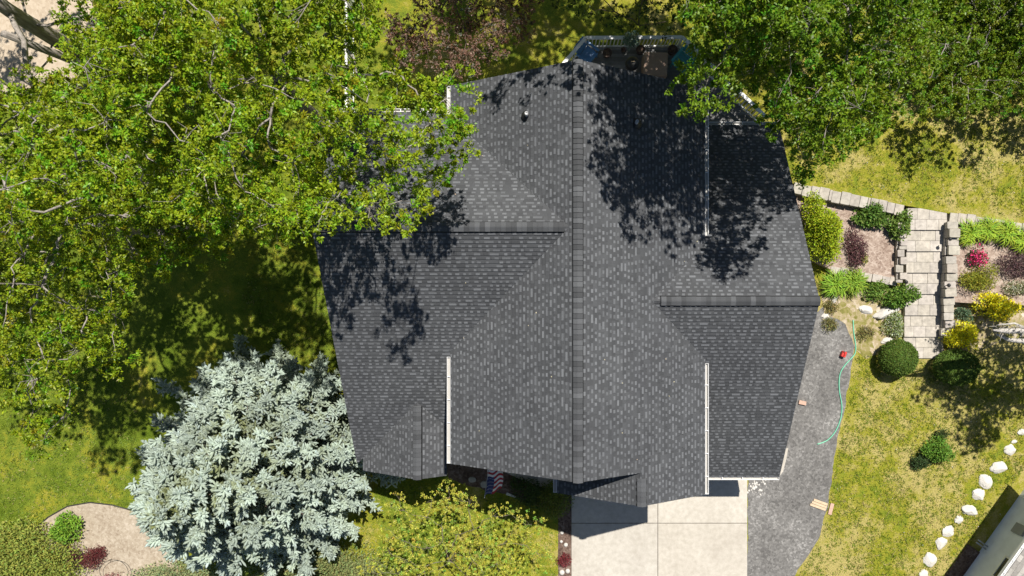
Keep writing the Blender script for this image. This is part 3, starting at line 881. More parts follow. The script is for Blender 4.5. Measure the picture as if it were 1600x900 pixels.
# ---- blue spruce
def spruce():
    base = Vector((-11.65, -6.35, 0)); Ht = 10.0; RB = 5.9
    t = empty('blue_spruce', base, 'big silvery blue spruce beside the west corner of the roof', 'tree')
    mb = MB(); mb.tube([base+Vector((0, 0, -.1)), base+Vector((0, 0, 5)), base+Vector((0, 0, Ht))], [.24, .13, .02], 8)
    C, Dn, Ln, Wd, Tn = [], [], [], [], []
    z = .45; lev = 0
    while z < Ht-.1:
        k = z/Ht
        r = RB*(1-k)**.86*min(1, .72+z*.2)
        nb = max(6, int(6+ r*3.0)); a0 = rng.uniform(0, 6.28)
        for b in range(nb):
            a = a0 + 2*math.pi*(b+rng.uniform(-.3, .3))/nb
            L_ = r*rng.uniform(.68, 1.12)
            droop = -.10 - .12*(1-k) + rng.normal()*.05; lift = .22 + rng.normal()*.04
            def at(f): return base + Vector((math.cos(a)*L_*f, math.sin(a)*L_*f, z + L_*(droop*f + lift*f*f)))
            mb.tube([at(0), at(.5), at(.95)], [.035*(1-k)+.012, .02, .006], 4)
            nseg = max(3, int(L_/.24))
            tonek = rng.uniform(.78, 1.2)
            for g_ in range(int(9+L_*6.0)):                  # stubby star clusters along the outer half
                f = .15+.85*rng.random()**.6; q0 = at(f) + Vector((rng.normal()*.05, rng.normal()*.05, rng.normal()*.04+.02))
                sd0 = Vector((-math.sin(a), math.cos(a), 0)); q0 += sd0*rng.uniform(-1, 1)*(.10+.95*max(0, 1.0-f)**.8*f**.6)*min(1.1, L_*.42)
                for h_ in range(7):
                    e = Vector(unit(1)[0]); e.z = abs(e.z)*.8+.15; e += Vector((math.cos(a), math.sin(a), 0))*.5; e.normalize()
                    new = min(1, max(0, rng.normal()*.16 + (.95 if f > .88 else .95-(.88-f)*1.9)))
                    C.append(tuple(q0)); Dn.append(tuple(e)); Ln.append(rng.uniform(.18, .34)); Wd.append(.092)
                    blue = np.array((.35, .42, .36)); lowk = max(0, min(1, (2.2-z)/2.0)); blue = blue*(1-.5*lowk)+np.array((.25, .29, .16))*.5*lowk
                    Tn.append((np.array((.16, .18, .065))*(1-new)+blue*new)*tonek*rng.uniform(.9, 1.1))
            for i in range(nseg+1):
                f = max(.18, .25 + .75*i/nseg); p = at(f); d = (at(min(1, f+.05))-at(f-.05)).normalized()
                sd = Vector((-d.y, d.x, 0)).normalized()
                wl = .20*(1-f)*min(1.4, L_*.5) + .16
                for sgn in ((-1, 1, 0) if i < nseg else (-1, 1, 0, 0)):
                    if sgn == 0:
                        dd = d + Vector((rng.normal()*.25, rng.normal()*.25, .35 + rng.uniform(0, .35))); ln = .24
                    else:
                        dd = d*rng.uniform(.65, 1.0) + sd*sgn*rng.uniform(.7, 1.0) + Vector((0, 0, rng.uniform(.0, .4))); ln = wl
                    dd.normalize()
                    tip = f
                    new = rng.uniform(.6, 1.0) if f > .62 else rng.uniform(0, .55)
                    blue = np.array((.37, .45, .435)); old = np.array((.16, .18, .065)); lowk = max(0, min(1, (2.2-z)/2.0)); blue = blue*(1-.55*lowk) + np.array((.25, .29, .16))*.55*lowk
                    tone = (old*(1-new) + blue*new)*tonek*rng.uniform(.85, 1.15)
                    ln *= rng.uniform(.75, 1.2)
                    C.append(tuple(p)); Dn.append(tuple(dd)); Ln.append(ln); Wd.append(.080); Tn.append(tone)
                    if ln > .3:                          # side shoots
                        for g_ in range(int(ln/.11)):
                            fr = .3 + .65*rng.random(); q = p + dd*ln*fr
                            s2 = dd.cross(Vector((0, 0, 1))).normalized()*(1 if g_ % 2 else -1)
                            e = (dd*.8 + s2*.75 + Vector((0, 0, .25+.3*rng.random()))).normalized()
                            C.append(tuple(q)); Dn.append(tuple(e)); Ln.append(.2*rng.uniform(.7, 1.2)); Wd.append(.074); Tn.append(tone*rng.uniform(.9, 1.1))
        z += .56 + .05*k; lev += 1
    for i in range(14):                                  # leader
        a = i*2.4; C.append((base.x, base.y, Ht-.45+.05*i*.6)); Dn.append(tuple(Vector((math.cos(a), math.sin(a), .5)).normalized())); Ln.append(.32); Wd.append(.06); Tn.append(np.array((.44, .53, .51)))
    mb.build('trunk', M['brown_bark'], t, True, loc=tuple(base))
    C = np.array(C); Dn = np.array(Dn); Ln = np.array(Ln); Wd = np.array(Wd); Tn = np.array(Tn)
    n = len(C)
    s = np.cross(Dn, np.array([[0, 0, 1.0]])); s /= np.linalg.norm(s, axis=1)[:, None]+1e-9
    u = np.cross(s, Dn)
    # bottle-brush shoot: tapered four sided body + needle fringe
    v = np.empty((n, 9, 3)); w_ = Wd[:, None]; l_ = Ln[:, None]
    for j, (a, b) in enumerate(((1, 0), (0, 1), (-1, 0), (0, -1))):
        v[:, j] = C + (s*a+u*b)*w_*.35
        v[:, 4+j] = C + Dn*l_*.72 + (s*a+u*b)*w_*.5
    v[:, 8] = C + Dn*l_*1.05
    b0 = np.arange(n)[:, None]*9
    qs = []
    for j in range(4):
        k = (j+1) % 4
        qs.append(b0 + np.array([[j, k, 4+k, 4+j]])); qs.append(b0 + np.array([[4+j, 4+k, 8, 8]]))
    body_v = v.reshape(-1, 3); body_c = np.repeat(Tn, 9, axis=0)
    # fringe needles
    m = 4
    f = rng.uniform(.1, 1, (n, m)); ang = rng.uniform(0, 6.28, (n, m))
    pc = (C[:, None, :] + Dn[:, None, :]*(f*Ln[:, None])[:, :, None]).reshape(-1, 3)
    rad = (s[:, None, :]*np.cos(ang)[:, :, None] + u[:, None, :]*np.sin(ang)[:, :, None]).reshape(-1, 3)
    nd = rad*.8 + np.repeat(Dn, m, axis=0)*.75; nd /= np.linalg.norm(nd, axis=1)[:, None]
    lv, lq, lc = leaves(pc, nd, rng.uniform(.035, .06, n*m), np.full(n*m, .018), np.repeat(Tn, m, axis=0)*1.08, 0)
    quads = np.concatenate([np.concatenate(qs)], axis=0)
    tri = quads[:, 2] == quads[:, 3]
    # last quads are triangles: give them a tiny fourth corner
    v2 = np.concatenate([body_v, lv]); c2 = np.concatenate([body_c, lc])
    quads = quads.copy()
    tv = quads[tri]
    extra = v2[tv[:, 2]] + (v2[tv[:, 0]] - v2[tv[:, 2]])*.02
    ec = c2[tv[:, 2]]
    tv[:, 3] = len(v2) + np.arange(len(tv)); quads[tri] = tv
    v2 = np.concatenate([v2, extra]); c2 = np.concatenate([c2, ec])
    quads = np.concatenate([quads, lq + len(body_v)])
    np_mesh('crown', v2, quads, np.clip(c2, 0.01, .8), M['needle'], t, loc=tuple(base))
spruce()

# ---- shrubs
def shrub(name, label, cat, px, py, z, rx, ry, ht, leaf, n, ll, lw, mat='matte_leaf', group=None, lump=.28, stems=8,
          second=None, frac=0.0, rz=0.0, shell=.55, stem_mat='brown_bark', mounds=9):
    p = W(px, py, z)
    t = empty(name, p, label, cat, group)
    ph = rng.uniform(0, 9)
    d = unit(n); d[:, 2] = np.abs(d[:, 2])
    rr_ = rng.uniform(shell, 1, n)
    lumps = 1 + lump*np.array([mnoise.noise(Vector((a*2.3+ph, b*2.3, c*2.3))) + .6*mnoise.noise(Vector((a*5+ph, b*5, c*5))) for a, b, c in d])
    q = d*rr_[:, None]*lumps[:, None]
    if mounds:
        mc = unit(mounds)*rng.uniform(.25, .72, (mounds, 1)); mc[:, 2] = np.abs(mc[:, 2])*.75
        ms = rng.uniform(.30, .48, (mounds, 1))
        k_ = rng.integers(0, mounds, n)
        q = mc[k_] + q*ms[k_]; core = rng.random(n) < .25
        q[core] = d[core]*rr_[core][:, None]*.75
    ca, sa = math.cos(rz), math.sin(rz)
    if mounds: q = q*1.32
    xx = q[:, 0]*rx; yy = q[:, 1]*ry
    P_ = np.stack([xx*ca-yy*sa, xx*sa+yy*ca, q[:, 2]*ht + .02], axis=1) + np.array(tuple(p))
    dr = unit(n)*.8 + d*.6 + np.array([[0, 0, .35]]); dr /= np.linalg.norm(dr, axis=1)[:, None]
    tn = tones(n, leaf, .2, .1)
    if second is not None:
        k = (rng.random(n) < frac) & (q[:, 2] > .25); tn[k] = tones(int(k.sum()), second, .15, .05)
    v, qd, c = leaves(P_, dr, ll*rng.uniform(.7, 1.3, n), lw*rng.uniform(.7, 1.3, n), tn, .2, d*.5+unit(n)*.5+np.array([[0, 0, .8]]))
    np_mesh('foliage', v, qd, c, M[mat], t, loc=tuple(p))
    mb = MB()
    for i in range(stems):
        a = 6.28*i/stems+rng.uniform(-.3, .3)
        mb.tube([p+Vector((0, 0, -.03)), p+Vector((math.cos(a)*rx*.3, math.sin(a)*ry*.3, ht*.45)), p+Vector((math.cos(a)*rx*.6, math.sin(a)*ry*.6, ht*.72))], [.018, .012, .005], 4)
    mb.build('stem', M[stem_mat], t, loc=tuple(p))
    return t

def blade_clump(name, label, cat, px, py, z, r, ht, n, leaf, width=.03, group=None, flower=None):
    """clump of arching strap leaves"""
    p = W(px, py, z); t = empty(name, p, label, cat, group)
    V, Q, Cc = [], [], []
    n = int(n*1.7); width *= .62
    for i in range(n):
        a = rng.uniform(0, 6.28); L_ = r*rng.uniform(.3, 1.15); h = ht*rng.uniform(.6, 1.1)
        d = np.array((math.cos(a), math.sin(a), 0)); s = np.array((-d[1], d[0], 0))
        st = np.array(tuple(p)) + d*rng.uniform(-.2, .25)*r + s*rng.normal()*.22*r
        tone = tones(1, leaf, .2, .1)[0]
        pts = [st, st+d*L_*.3+np.array((0, 0, h*.8)), st+d*L_*.7+np.array((0, 0, h)), st+d*L_*1.05+np.array((0, 0, h*.6))]
        ws = (width*.7, width, width*.8, width*.1)
        b = len(V)
        for q, w_ in zip(pts, ws): V += [q-s*w_/2, q+s*w_/2]; Cc += [tone, tone]
        for k in range(3): Q.append((b+2*k, b+2*k+1, b+2*k+3, b+2*k+2))
    np_mesh('blades', np.array(V), np.array(Q), np.array(Cc), M['matte_leaf'], t, loc=tuple(p))
    return t

def topiary(label, px, py, rx, ry, ht):
    p = W(px, py, 0); t = empty('boxwood_ball', p, label, 'shrub', 'clipped boxwood balls')
    mb = MB(); mb.tube([p+Vector((0, 0, -.05)), p+Vector((0, 0, ht*.6))], [.05, .03], 6); mb.build('stem', M['brown_bark'], t, loc=tuple(p))
    n = 14000; d = unit(n); d[:, 2] = np.where(d[:, 2] < -.55, -d[:, 2], d[:, 2])
    lum = np.array([1+.05*mnoise.noise(Vector((a*4+px, b*4, c*4)))+.035*mnoise.noise(Vector((a*9, b*9, c*9+px))) for a, b, c in d])
    q = d*lum[:, None]*rng.uniform(.93, 1.0, n)[:, None]
    P_ = q*np.array([[rx, ry, ht/2]]) + np.array([[p.x, p.y, ht*.5]])
    dr = unit(n)*.7 + d*.75; dr /= np.linalg.norm(dr, axis=1)[:, None]
    dr = unit(n) + d*.25; dr /= np.linalg.norm(dr, axis=1)[:, None]
    v, qd, c = leaves(P_, dr, .062*rng.uniform(.7, 1.3, n), .036*rng.uniform(.7, 1.3, n), tones(n, (.10, .165, .022), .22, .1), .2, d+unit(n)*.5)
    np_mesh('foliage', v, qd, c, M['matte_leaf'], t, loc=tuple(p))

topiary('smaller round clipped boxwood ball on the gravel side of the stairs', 1393, 558, .80, .78, 1.15)
topiary('larger oval clipped boxwood ball east of the bottom of the stairs', 1482, 572, .98, .76, 1.15)
shrub('gold_hedge', 'tall bright lime green hedge shrub against the east wing', 'shrub', 1280, 366, bz, .80, 1.28, 1.5, (.30, .38, .014), 9000, .085, .055, lump=.22, rz=.22)
shrub('barberry_bush', 'low purple shrub beside the lime green hedge', 'shrub', 1334, 388, bz, .48, .85, .55, (.115, .05, .055), 2200, .07, .035)
shrub('peony_bush', 'dark green leafy clump under the upper wall, nearer the house', 'plant', 1356, 337, bz, .68, .52, .5, (.11, .20, .03), 1900, .13, .075)
shrub('peony_bush', 'green leafy clump at the top corner of the mulch bed beside the stairs', 'plant', 1400, 352, bz, .52, .62, .5, (.13, .21, .035), 1900, .12, .07)
shrub('young_plant', 'tiny yellow green plant alone in the mulch bed', 'plant', 1349, 402, bz, .16, .3, .25, (.26, .27, .06), 120, .09, .05)
blade_clump('lily_clump', 'strappy bright green lily clump below the lime hedge', 'plant', 1302, 444, .02, .62, .5, 260, (.20, .34, .022), .05)
blade_clump('lily_clump', 'spiky lily clump in front of the low bed wall', 'plant', 1328, 440, .02, .6, .55, 260, (.20, .32, .022), .05)
shrub('leafy_plant', 'soft green plant at the middle of the low bed wall', 'plant', 1362, 452, .02, .5, .42, .5, (.16, .26, .04), 1500, .1, .05)
shrub('leafy_plant', 'dark green bush at the east end of the low bed wall', 'plant', 1404, 462, .02, .85, .52, .8, (.12, .22, .026), 2800, .1, .055, rz=.4)
shrub('flower_clump', 'speckled pale flowering clump left of the lower stairs', 'plant', 1394, 505, .02, .42, .66, .45, (.22, .28, .09), 2300, .07, .04, 'petal', None, .28, 6, (.55, .6, .48), .4)
shrub('tuft', 'dry grassy tuft at the corner of the gravel', 'plant', 1294, 506, .02, .36, .3, .22, (.20, .19, .06), 500, .09, .03)
shrub('tuft', 'olive tuft below the east ridge end, on dry soil', 'plant', 1297, 480, .02, .3, .26, .2, (.19, .17, .05), 400, .09, .03)
shrub('tuft', 'yellowed tuft right of the hose end', 'plant', 1352, 520, .02, .4, .3, .2, (.21, .19, .06), 500, .09, .03)
for x, y, lab in ((1508, 366, 'first lily clump of the row behind the stair wall'), (1536, 360, 'second lily clump of the row, under the upper wall'),
                  (1566, 364, 'third lily clump of the row, above the pink flowers'), (1594, 376, 'last lily clump of the row at the picture edge')):
    blade_clump('lily_clump', lab, 'plant', x, y, bz+.15, .55, .5, 230, (.25, .37, .022), .05, 'row of lily clumps in the east bed')
shrub('barberry_bush', 'purple leaved shrub right of the pink flowers', 'shrub', 1583, 414, bz+.15, .95, .68, .6, (.10, .055, .06), 2400, .07, .035)
shrub('rose_bush', 'rose bush with bright pink blooms in the east bed', 'flower bush', 1522, 405, bz+.15, .38, .5, .55, (.05, .07, .02), 900, .07, .045, 'petal', None, .25, 6, (.92, .06, .26), .55)
shrub('yew_bush', 'olive green mounded shrub in the east bed by the stairs', 'shrub', 1522, 436, .3, 1.02, .58, .8, (.24, .25, .022), 4200, .07, .035)
shrub('gold_bush', 'larger golden yellow shrub under the east bed', 'shrub', 1545, 476, .05, 1.1, .62, .9, (.92, .80, .03), 4200, .085, .055, 'petal', None, .35, 8, (.14, .18, .03), .2, -.25)
shrub('gold_bush', 'smaller golden yellow shrub above the large clipped ball', 'shrub', 1496, 522, .02, .72, .62, .85, (.92, .82, .025), 3400, .08, .05, 'petal', None, .35, 8, (.14, .18, .03), .18)
shrub('catmint_plant', 'blue green plant between the two golden shrubs', 'plant', 1502, 490, .02, .36, .3, .4, (.09, .15, .08), 900, .07, .04)
shrub('white_flower', 'pale flowering plant beside the larger golden shrub', 'plant', 1583, 452, .3, .55, .4, .5, (.20, .22, .11), 1200, .07, .04, 'petal', None, .3, 6, (.6, .6, .5), .3)
shrub('lawn_bush', 'green bush in the bare patch of the east lawn', 'shrub', 1459, 702, .01, .66, .52, .75, (.12, .24, .024), 3000, .085, .05)
shrub('lawn_bush', 'dark small leafy bush just left of the east lawn bush', 'shrub', 1437, 718, .01, .5, .36, .4, (.04, .075, .02), 1200, .07, .045)
shrub('lawn_bush', 'tiny dark plant above the east lawn bush', 'shrub', 1468, 678, .01, .28, .24, .3, (.06, .09, .022), 500, .07, .045)
shrub('juniper', 'large lumpy olive juniper in the southwest corner', 'shrub', 40, 872, .01, 2.6, 1.7, 1.2, (.25, .29, .05), 22000, .12, .05, lump=.35, mounds=34)
shrub('juniper', 'spreading olive juniper under the southeast side of the blue spruce', 'shrub', 500, 900, .01, 3.0, 1.5, .7, (.21, .24, .085), 15000, .12, .045, lump=.35, mounds=30)
shrub('juniper', 'low pale green juniper under the south side of the blue spruce', 'shrub', 285, 905, .01, 2.0, 1.0, .55, (.26, .30, .14), 7000, .12, .045, lump=.35, mounds=24)
shrub('bright_shrub', 'fresh green leafy shrub at the edge of the bark bed', 'shrub', 113, 826, .01, .56, .62, .7, (.17, .31, .026), 2400, .1, .06)
shrub('barberry_bush', 'dark red barberry in the bark bed', 'shrub', 152, 866, .01, .5, .5, .5, (.13, .03, .03), 2000, .08, .025)
shrub('barberry_bush', 'red barberry inside the wire hoop at the bottom edge', 'shrub', 180, 908, .01, .55, .45, .5, (.17, .04, .05), 1500, .08, .025)
shrub('barberry_bush', 'maroon shrub in the shade of the juniper', 'shrub', 122, 872, .01, .5, .6, .35, (.10, .035, .035), 1200, .08, .03)
shrub('barberry_bush', 'small red shrub in the strip along the drive', 'shrub', 882, 873, .02, .28, .28, .35, (.17, .03, .035), 700, .07, .03)
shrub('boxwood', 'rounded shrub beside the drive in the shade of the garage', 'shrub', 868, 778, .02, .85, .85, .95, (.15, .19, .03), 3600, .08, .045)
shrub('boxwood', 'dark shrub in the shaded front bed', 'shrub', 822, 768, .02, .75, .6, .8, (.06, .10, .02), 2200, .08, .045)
shrub('deck_plant', 'pale grey green potted plant on the deck railing', 'plant', 985, 66, 3.75, .28, .32, .45, (.22, .30, .25), 420, .10, .06)

# ------------------------------------------------------------------ back deck
DZ = 2.85
deck = empty('deck', (3, 8.5, 0), 'raised grey wooden back deck with white slatted railing, in tree shade', 'deck')
def to_deck(o): o.parent = deck; o.matrix_parent_inverse = deck.matrix_basis.inverted(); return o
RT = DZ + 1.0
dp = [W(880, 100, RT), W(915, 59, RT), W(1066, 58, RT), W(1196, 182, RT)]
mb = MB()
x0, x1 = dp[0].x, dp[3].x
yb = 6.95
y = yb
pl = [(p.x, p.y) for p in dp] + [(dp[3].x, yb), (dp[0].x, yb)]
while y < dp[1].y:                                    # boards run along the house
    strip = [(x0-1, y), (x1+1, y), (x1+1, y+.135), (x0-1, y+.135)]
    cv = pl if area2(pl) > 0 else pl[::-1]
    c = clip(strip, cv)
    if len(c) >= 3 and abs(area2(c)) > .01:
        k = random.uniform(.75, 1.25)
        if area2(c) < 0: c = c[::-1]
        mb.prism(c, DZ-.03, DZ, (k, k, k))
    y += .143
to_deck(mb.build('floor', M['deck']))
mb = MB()
for p, q in zip(dp[:-1], dp[1:]):
    mb.bar((p.x, p.y, DZ-.16), (q.x, q.y, DZ-.16), .05, .22)
for (a, b) in ((dp[0].x+.3, 8.0), (dp[1].x, dp[1].y-.1), (dp[2].x, dp[2].y-.1), (dp[3].x-.2, dp[3].y-.1), (6.6, 8.4)):
    mb.box(a-.07, a+.07, b-.07, b+.07, -.05, DZ-.28)
to_deck(mb.build('frame', M['deck']))
def railing(a, b):
    mb = MB(); a = Vector(a); b = Vector(b); d = (b-a); L_ = d.length; d.normalize()
    mb.bar(a+Vector((0, 0, RT-.0)), b+Vector((0, 0, RT)), .13, .04)
    mb.bar(a+Vector((0, 0, RT-.10)), b+Vector((0, 0, RT-.10)), .045, .08)
    mb.bar(a+Vector((0, 0, DZ+.12)), b+Vector((0, 0, DZ+.12)), .045, .07)
    k = .14
    while k < L_-.08:
        p = a+d*k; mb.bar(p+Vector((0, 0, DZ+.16)), p+Vector((0, 0, RT-.145)), .035, .035); k += .143
    to_deck(mb.build('railing', M['white']))
    mb = MB(); mb.box(a.x-.05, a.x+.05, a.y-.05, a.y+.05, DZ+.002, RT-.025); to_deck(mb.build('post', M['white']))
for p, q in zip(dp[:-1], dp[1:]): railing((p.x, p.y, 0), (q.x, q.y, 0))

def at(name, loc, label, cat, group=None, rz=0.0): return empty(name, loc, label, cat, group, rz)

# blue lawn chair
c = W(919, 86, DZ+.4); c.z = DZ
ch = at('patio_chair', c, 'bright blue moulded chair by the angled deck railing', 'chair', None, R(-128))
mb = MB()
mb.prism([(-.27, -.25), (.27, -.25), (.29, .05), (.22, .27), (-.22, .27), (-.29, .05)], .40, [.44, .44, .43, .46, .46, .43]); mb.build('seat', M['blue'], ch, bevel=.012)
mb = MB()
for i in range(5):
    x = -.24+.12*i
    mb.add([(x-.055, -.26, .44), (x+.055, -.26, .44), (x+.05, -.50, .98-.02*abs(i-2)), (x-.05, -.50, .98-.02*abs(i-2)),
            (x-.055, -.28, .43), (x+.055, -.28, .43), (x+.05, -.52, .97-.02*abs(i-2)), (x-.05, -.52, .97-.02*abs(i-2))],
           [(0, 1, 2, 3), (7, 6, 5, 4), (0, 4, 5, 1), (1, 5, 6, 2), (2, 6, 7, 3), (3, 7, 4, 0)])
mb.build('backrest', M['blue'], ch)
for s in (-1, 1):
    mb = MB(); mb.bar((s*.32, -.34, .62), (s*.32, .27, .62), .09, .025); mb.build('armrest', M['blue'], ch)
    for yy in (-.24, .24):
        mb = MB(); mb.bar((s*.27, yy, .012), (s*.27, yy, .40), .05, .05); mb.build('leg', M['blue'], ch)
# covered square table
c = W(1025, 99, DZ+.8); c.z = DZ
tb = at('fire_table', c, 'square table under a tan cover on the deck', 'table', None, R(-2))
mb = MB(); mb.prism([(-.46, -.46), (.46, -.46), (.46, .46), (-.46, .46)], .02, [.74, .72, .75, .73]); mb.build('cover', M['tan'], tb, bevel=.04)
mb = MB(); mb.tube([(-.462, -.462, .03), (.462, -.462, .03), (.462, .462, .03), (-.462, .462, .03), (-.462, -.462, .03)], .014, 6); mb.build('hem', M['tan'], tb)
# teal slatted chair
c = W(1068, 96, DZ+.5); c.z = DZ
tc = at('slat_chair', c, 'teal slatted wooden chair half hidden by leaves', 'chair', None, R(-40))
for i in range(6):
    mb = MB(); mb.bar((-.32, -.3+.115*i, .44), (.32, -.3+.115*i, .44), .095, .022); mb.build('slat', M['teal'], tc)
mb = MB()
for i in range(5): mb.bar((-.28+.14*i, .34, .46), (-.28+.14*i, .56, 1.02), .11, .022)
mb.build('backrest', M['teal'], tc)
for sx_ in (-.3, .3):
    mb = MB(); mb.bar((sx_*1.15, -.34, .64), (sx_*1.15, .38, .64), .1, .022); mb.build('armrest', M['teal'], tc)
    for sy_ in (-.3, .3):
        mb = MB(); mb.bar((sx_, sy_, .002), (sx_, sy_, .43), .06, .06); mb.build('leg', M['teal'], tc)
# pots
def pot(px, py, r, h, label, leaf=None):
    c = W(px, py, DZ+h); c.z = DZ
    t = at('flower_pot', c, label, 'pot', 'dark flower pots on the deck')
    mb = MB(); mb.lathe([(r*.7, .0), (r, h), (r*1.08, h), (r*1.08, h*.88), (r*.99, h*.87)], (0, 0, 0), 16); mb.build('bowl', M['terracotta'], t, True)
    mb = MB(); mb.lathe([(r*.93, h*.80), (r*.5, h*.92), (0, h*.94)], (0, 0, .001), 14); mb.build('soil', M['dark_mulch'], t, True)
    mb = MB(); mb.tube([(0, 0, h*.94), (.03, .02, h*1.4), (.0, .06, h*1.8)], [.012, .008, .003], 4); mb.build('stem', M['brown_bark'], t)
pot(949, 82, .17, .32, 'dark pot near the blue chair')
pot(974, 77, .09, .2, 'smallest dark pot, along the front railing')
pot(1001, 77, .17, .3, 'dark pot below the railing plant')
pot(1051, 77, .18, .32, 'dark pot between the tan table and the railing corner')
c = W(987, 102, DZ+.5); c.z = DZ
gr = at('kettle_grill', c, 'round black kettle grill at the roof edge of the deck', 'grill')
mb = MB(); mb.lathe([(.08, .42), (.22, .50), (.27, .62), (.27, .645)], (0, 0, 0), 18); mb.build('bowl', M['dark'], gr, True)
mb = MB(); mb.lathe([(.275, .65), (.26, .74), (.18, .84), (.05, .88), (0, .885)], (0, 0, 0), 18); ld = mb.build('lid', M['dark'], gr, True)
mb = MB(); mb.tube([(-.07, 0, .87), (-.05, 0, .93), (.05, 0, .93), (.07, 0, .87)], .012, 5); mb.build('handle', M['wood'], ld)
for a in (.5, 2.6, 4.7):
    mb = MB(); mb.tube([(.12*math.cos(a), .12*math.sin(a), .45), (.26*math.cos(a), .26*math.sin(a), .01)], .014, 5); mb.build('leg', M['metal'], gr)

# ------------------------------------------------------------------ white fence on the west side
fz = 1.2
fx = -8.62
fence = at('picket_fence', (fx, 8.4, 0), 'white picket fence running back from the west wing under the poplar', 'fence')
y = 8.35
while y < 15.6:
    mb = MB(); mb.box(-.06, .06, y-8.4-.06, y-8.4+.06, -.05, fz+.02); mb.prism([(-.08, y-8.48), (.08, y-8.48), (.08, y-8.32), (-.08, y-8.32)], fz+.022, fz+.06)
    mb.build('post', M['white'], fence)
    mb = MB(); mb.box(-.05, .05, y-8.4+.065, y-8.4+2.335, fz-.05, fz); mb.build('rail', M['white'], fence)
    mb = MB(); mb.box(-.03, .03, y-8.4+.065, y-8.4+2.335, .10, .18); mb.build('rail', M['white'], fence)
    mb = MB(); k = .2
    while k < 2.3: mb.box(-.018, .018, y-8.4+k, y-8.4+k+.04, .182, fz-.052); k += .145
    mb.build('pickets', M['white'], fence); y += 2.4

# ------------------------------------------------------------------ block walls and stairs
def block_wall(name, pts, z0, z1, wd, label, ln=.40, rag=0.0):
    """course of grey-tan blocks along a line, each a little out of true"""
    t = at(name, W(*pts[0], 0), label, 'wall')
    mb = MB(); P_ = [W(a, b, z1[i] if hasattr(z1, '__len__') else z1) for i, (a, b) in enumerate(pts)]
    rr = random.Random(len(label)); cap = MB()
    for a, b in zip(P_[:-1], P_[1:]):
        d2 = Vector((b.x-a.x, b.y-a.y, 0)); L_ = d2.length; d2.normalize(); s = Vector((-d2.y, d2.x, 0)); k = 0
        while k < L_-.05:
            e = min(k+ln*rr.uniform(.85, 1.1), L_)
            zt = a.z+(b.z-a.z)*k/L_ + rr.uniform(-.025-rag, .025+rag)
            j = rr.uniform(-.03-rag, .03+rag); wj = wd*rr.uniform(.9, 1.08)
            p, q = a+d2*(k+.008), a+d2*(e-.008)
            ch_ = .03
            poly = [p-s*(wj/2-ch_)+s*j, p-s*wj/2+s*j+d2*ch_, q-s*wj/2+s*j-d2*ch_, q-s*(wj/2-ch_)+s*j, q+s*(wj/2)+s*j, p+s*(wj/2)+s*j]
            tone = rr.uniform(.9, 1.10)
            c = [(v.x, v.y) for v in poly]
            if area2(c) < 0: c = c[::-1]
            (cap).prism(c, max(z0, zt-.16), zt, (tone, tone*rr.uniform(.97, 1.01), tone*rr.uniform(.93, 1)))
            if zt-.17 > z0+.02:
                c2 = [(v.x, v.y) for v in (p-s*(wj*.46), q-s*(wj*.46), q+s*(wj*.46), p+s*(wj*.46))]
                if area2(c2) < 0: c2 = c2[::-1]
                mb.prism(c2, z0, zt-.17, (tone*.95,)*3)
            k = e
    cp = cap.build('cap_blocks', M['block'], None, bevel=.012); cp.parent = t; cp.matrix_parent_inverse = t.matrix_basis.inverted()
    if mb.v:
        bo = mb.build('lower_blocks', M['block']); bo.parent = t; bo.matrix_parent_inverse = t.matrix_basis.inverted()
    return t
block_wall('retaining_wall', [(1240, 293), (1300, 306), (1360, 318), (1412, 329)], -.05, TZ+.06, .50, 'long block retaining wall above the west mulch bed')
block_wall('retaining_wall', [(1484, 340), (1540, 348), (1604, 359), (1700, 374)], -.05, TZ+.06, .50, 'block retaining wall above the lily row')
block_wall('bed_wall', [(1298, 422), (1350, 431), (1402, 441)], -.05, bz+.05, .34, 'low block wall with pale caps below the west mulch bed')
block_wall('stair_wall', [(1411, 348), (1409, 390), (1407, 442)], -.05, [.72, .64, .52], .32, 'short block side wall left of the stairs', .34, .06)
block_wall('stair_wall', [(1491, 346), (1488, 400), (1486, 450), (1485, 500), (1480, 528)], -.05, [.98, .88, .76, .60, .40], .46, 'stepped block side wall right of the stairs, casting jagged shadow', .36, .075)
st = at('garden_stairs', W(1440, 440, 0), 'wide pale paver stairs climbing between block walls', 'stairs')
yt, ybm = 326, 560; nstep = 7
rr = random.Random(4)
for i in range(nstep):
    mb = MB()
    za = TZ*(i+1)/nstep
    pa = ybm + (yt-ybm)*i/nstep; pb = ybm + (yt-ybm)*(i+1)/nstep
    if i == 0: pa = ybm
    f = i/(nstep-1)
    xa = 1412 + 6*f; xb = 1474 + 6*f
    y0 = W(0, pa, za).y; y1 = W(0, pb, za).y
    X0 = W(xa, 0, za).x; X1 = W(xb, 0, za).x
    for row in range(2):
        ya = y0+(y1-y0)*row/2; yb_ = y0+(y1-y0)*(row+1)/2
        x = X0; off = rr.uniform(.25, .6)
        while x < X1-.02:
            x2 = min(X1, x+off); off = rr.uniform(.5, .72)
            if X1-x2 < .15: x2 = X1
            k = rr.uniform(1.02, 1.2)
            mb.box(x+.004, x2-.004, ya+.004, yb_-.004 if row == 0 else yb_+.02, -.05 if i == 0 else za-.2, za+rr.uniform(-.006, .006), (k, k*.99, k*rr.uniform(.94, 1)))
            x = x2
    s_ = mb.build('step', M['block'], None, bevel=.008); s_.parent = st; s_.matrix_parent_inverse = st.matrix_basis.inverted()
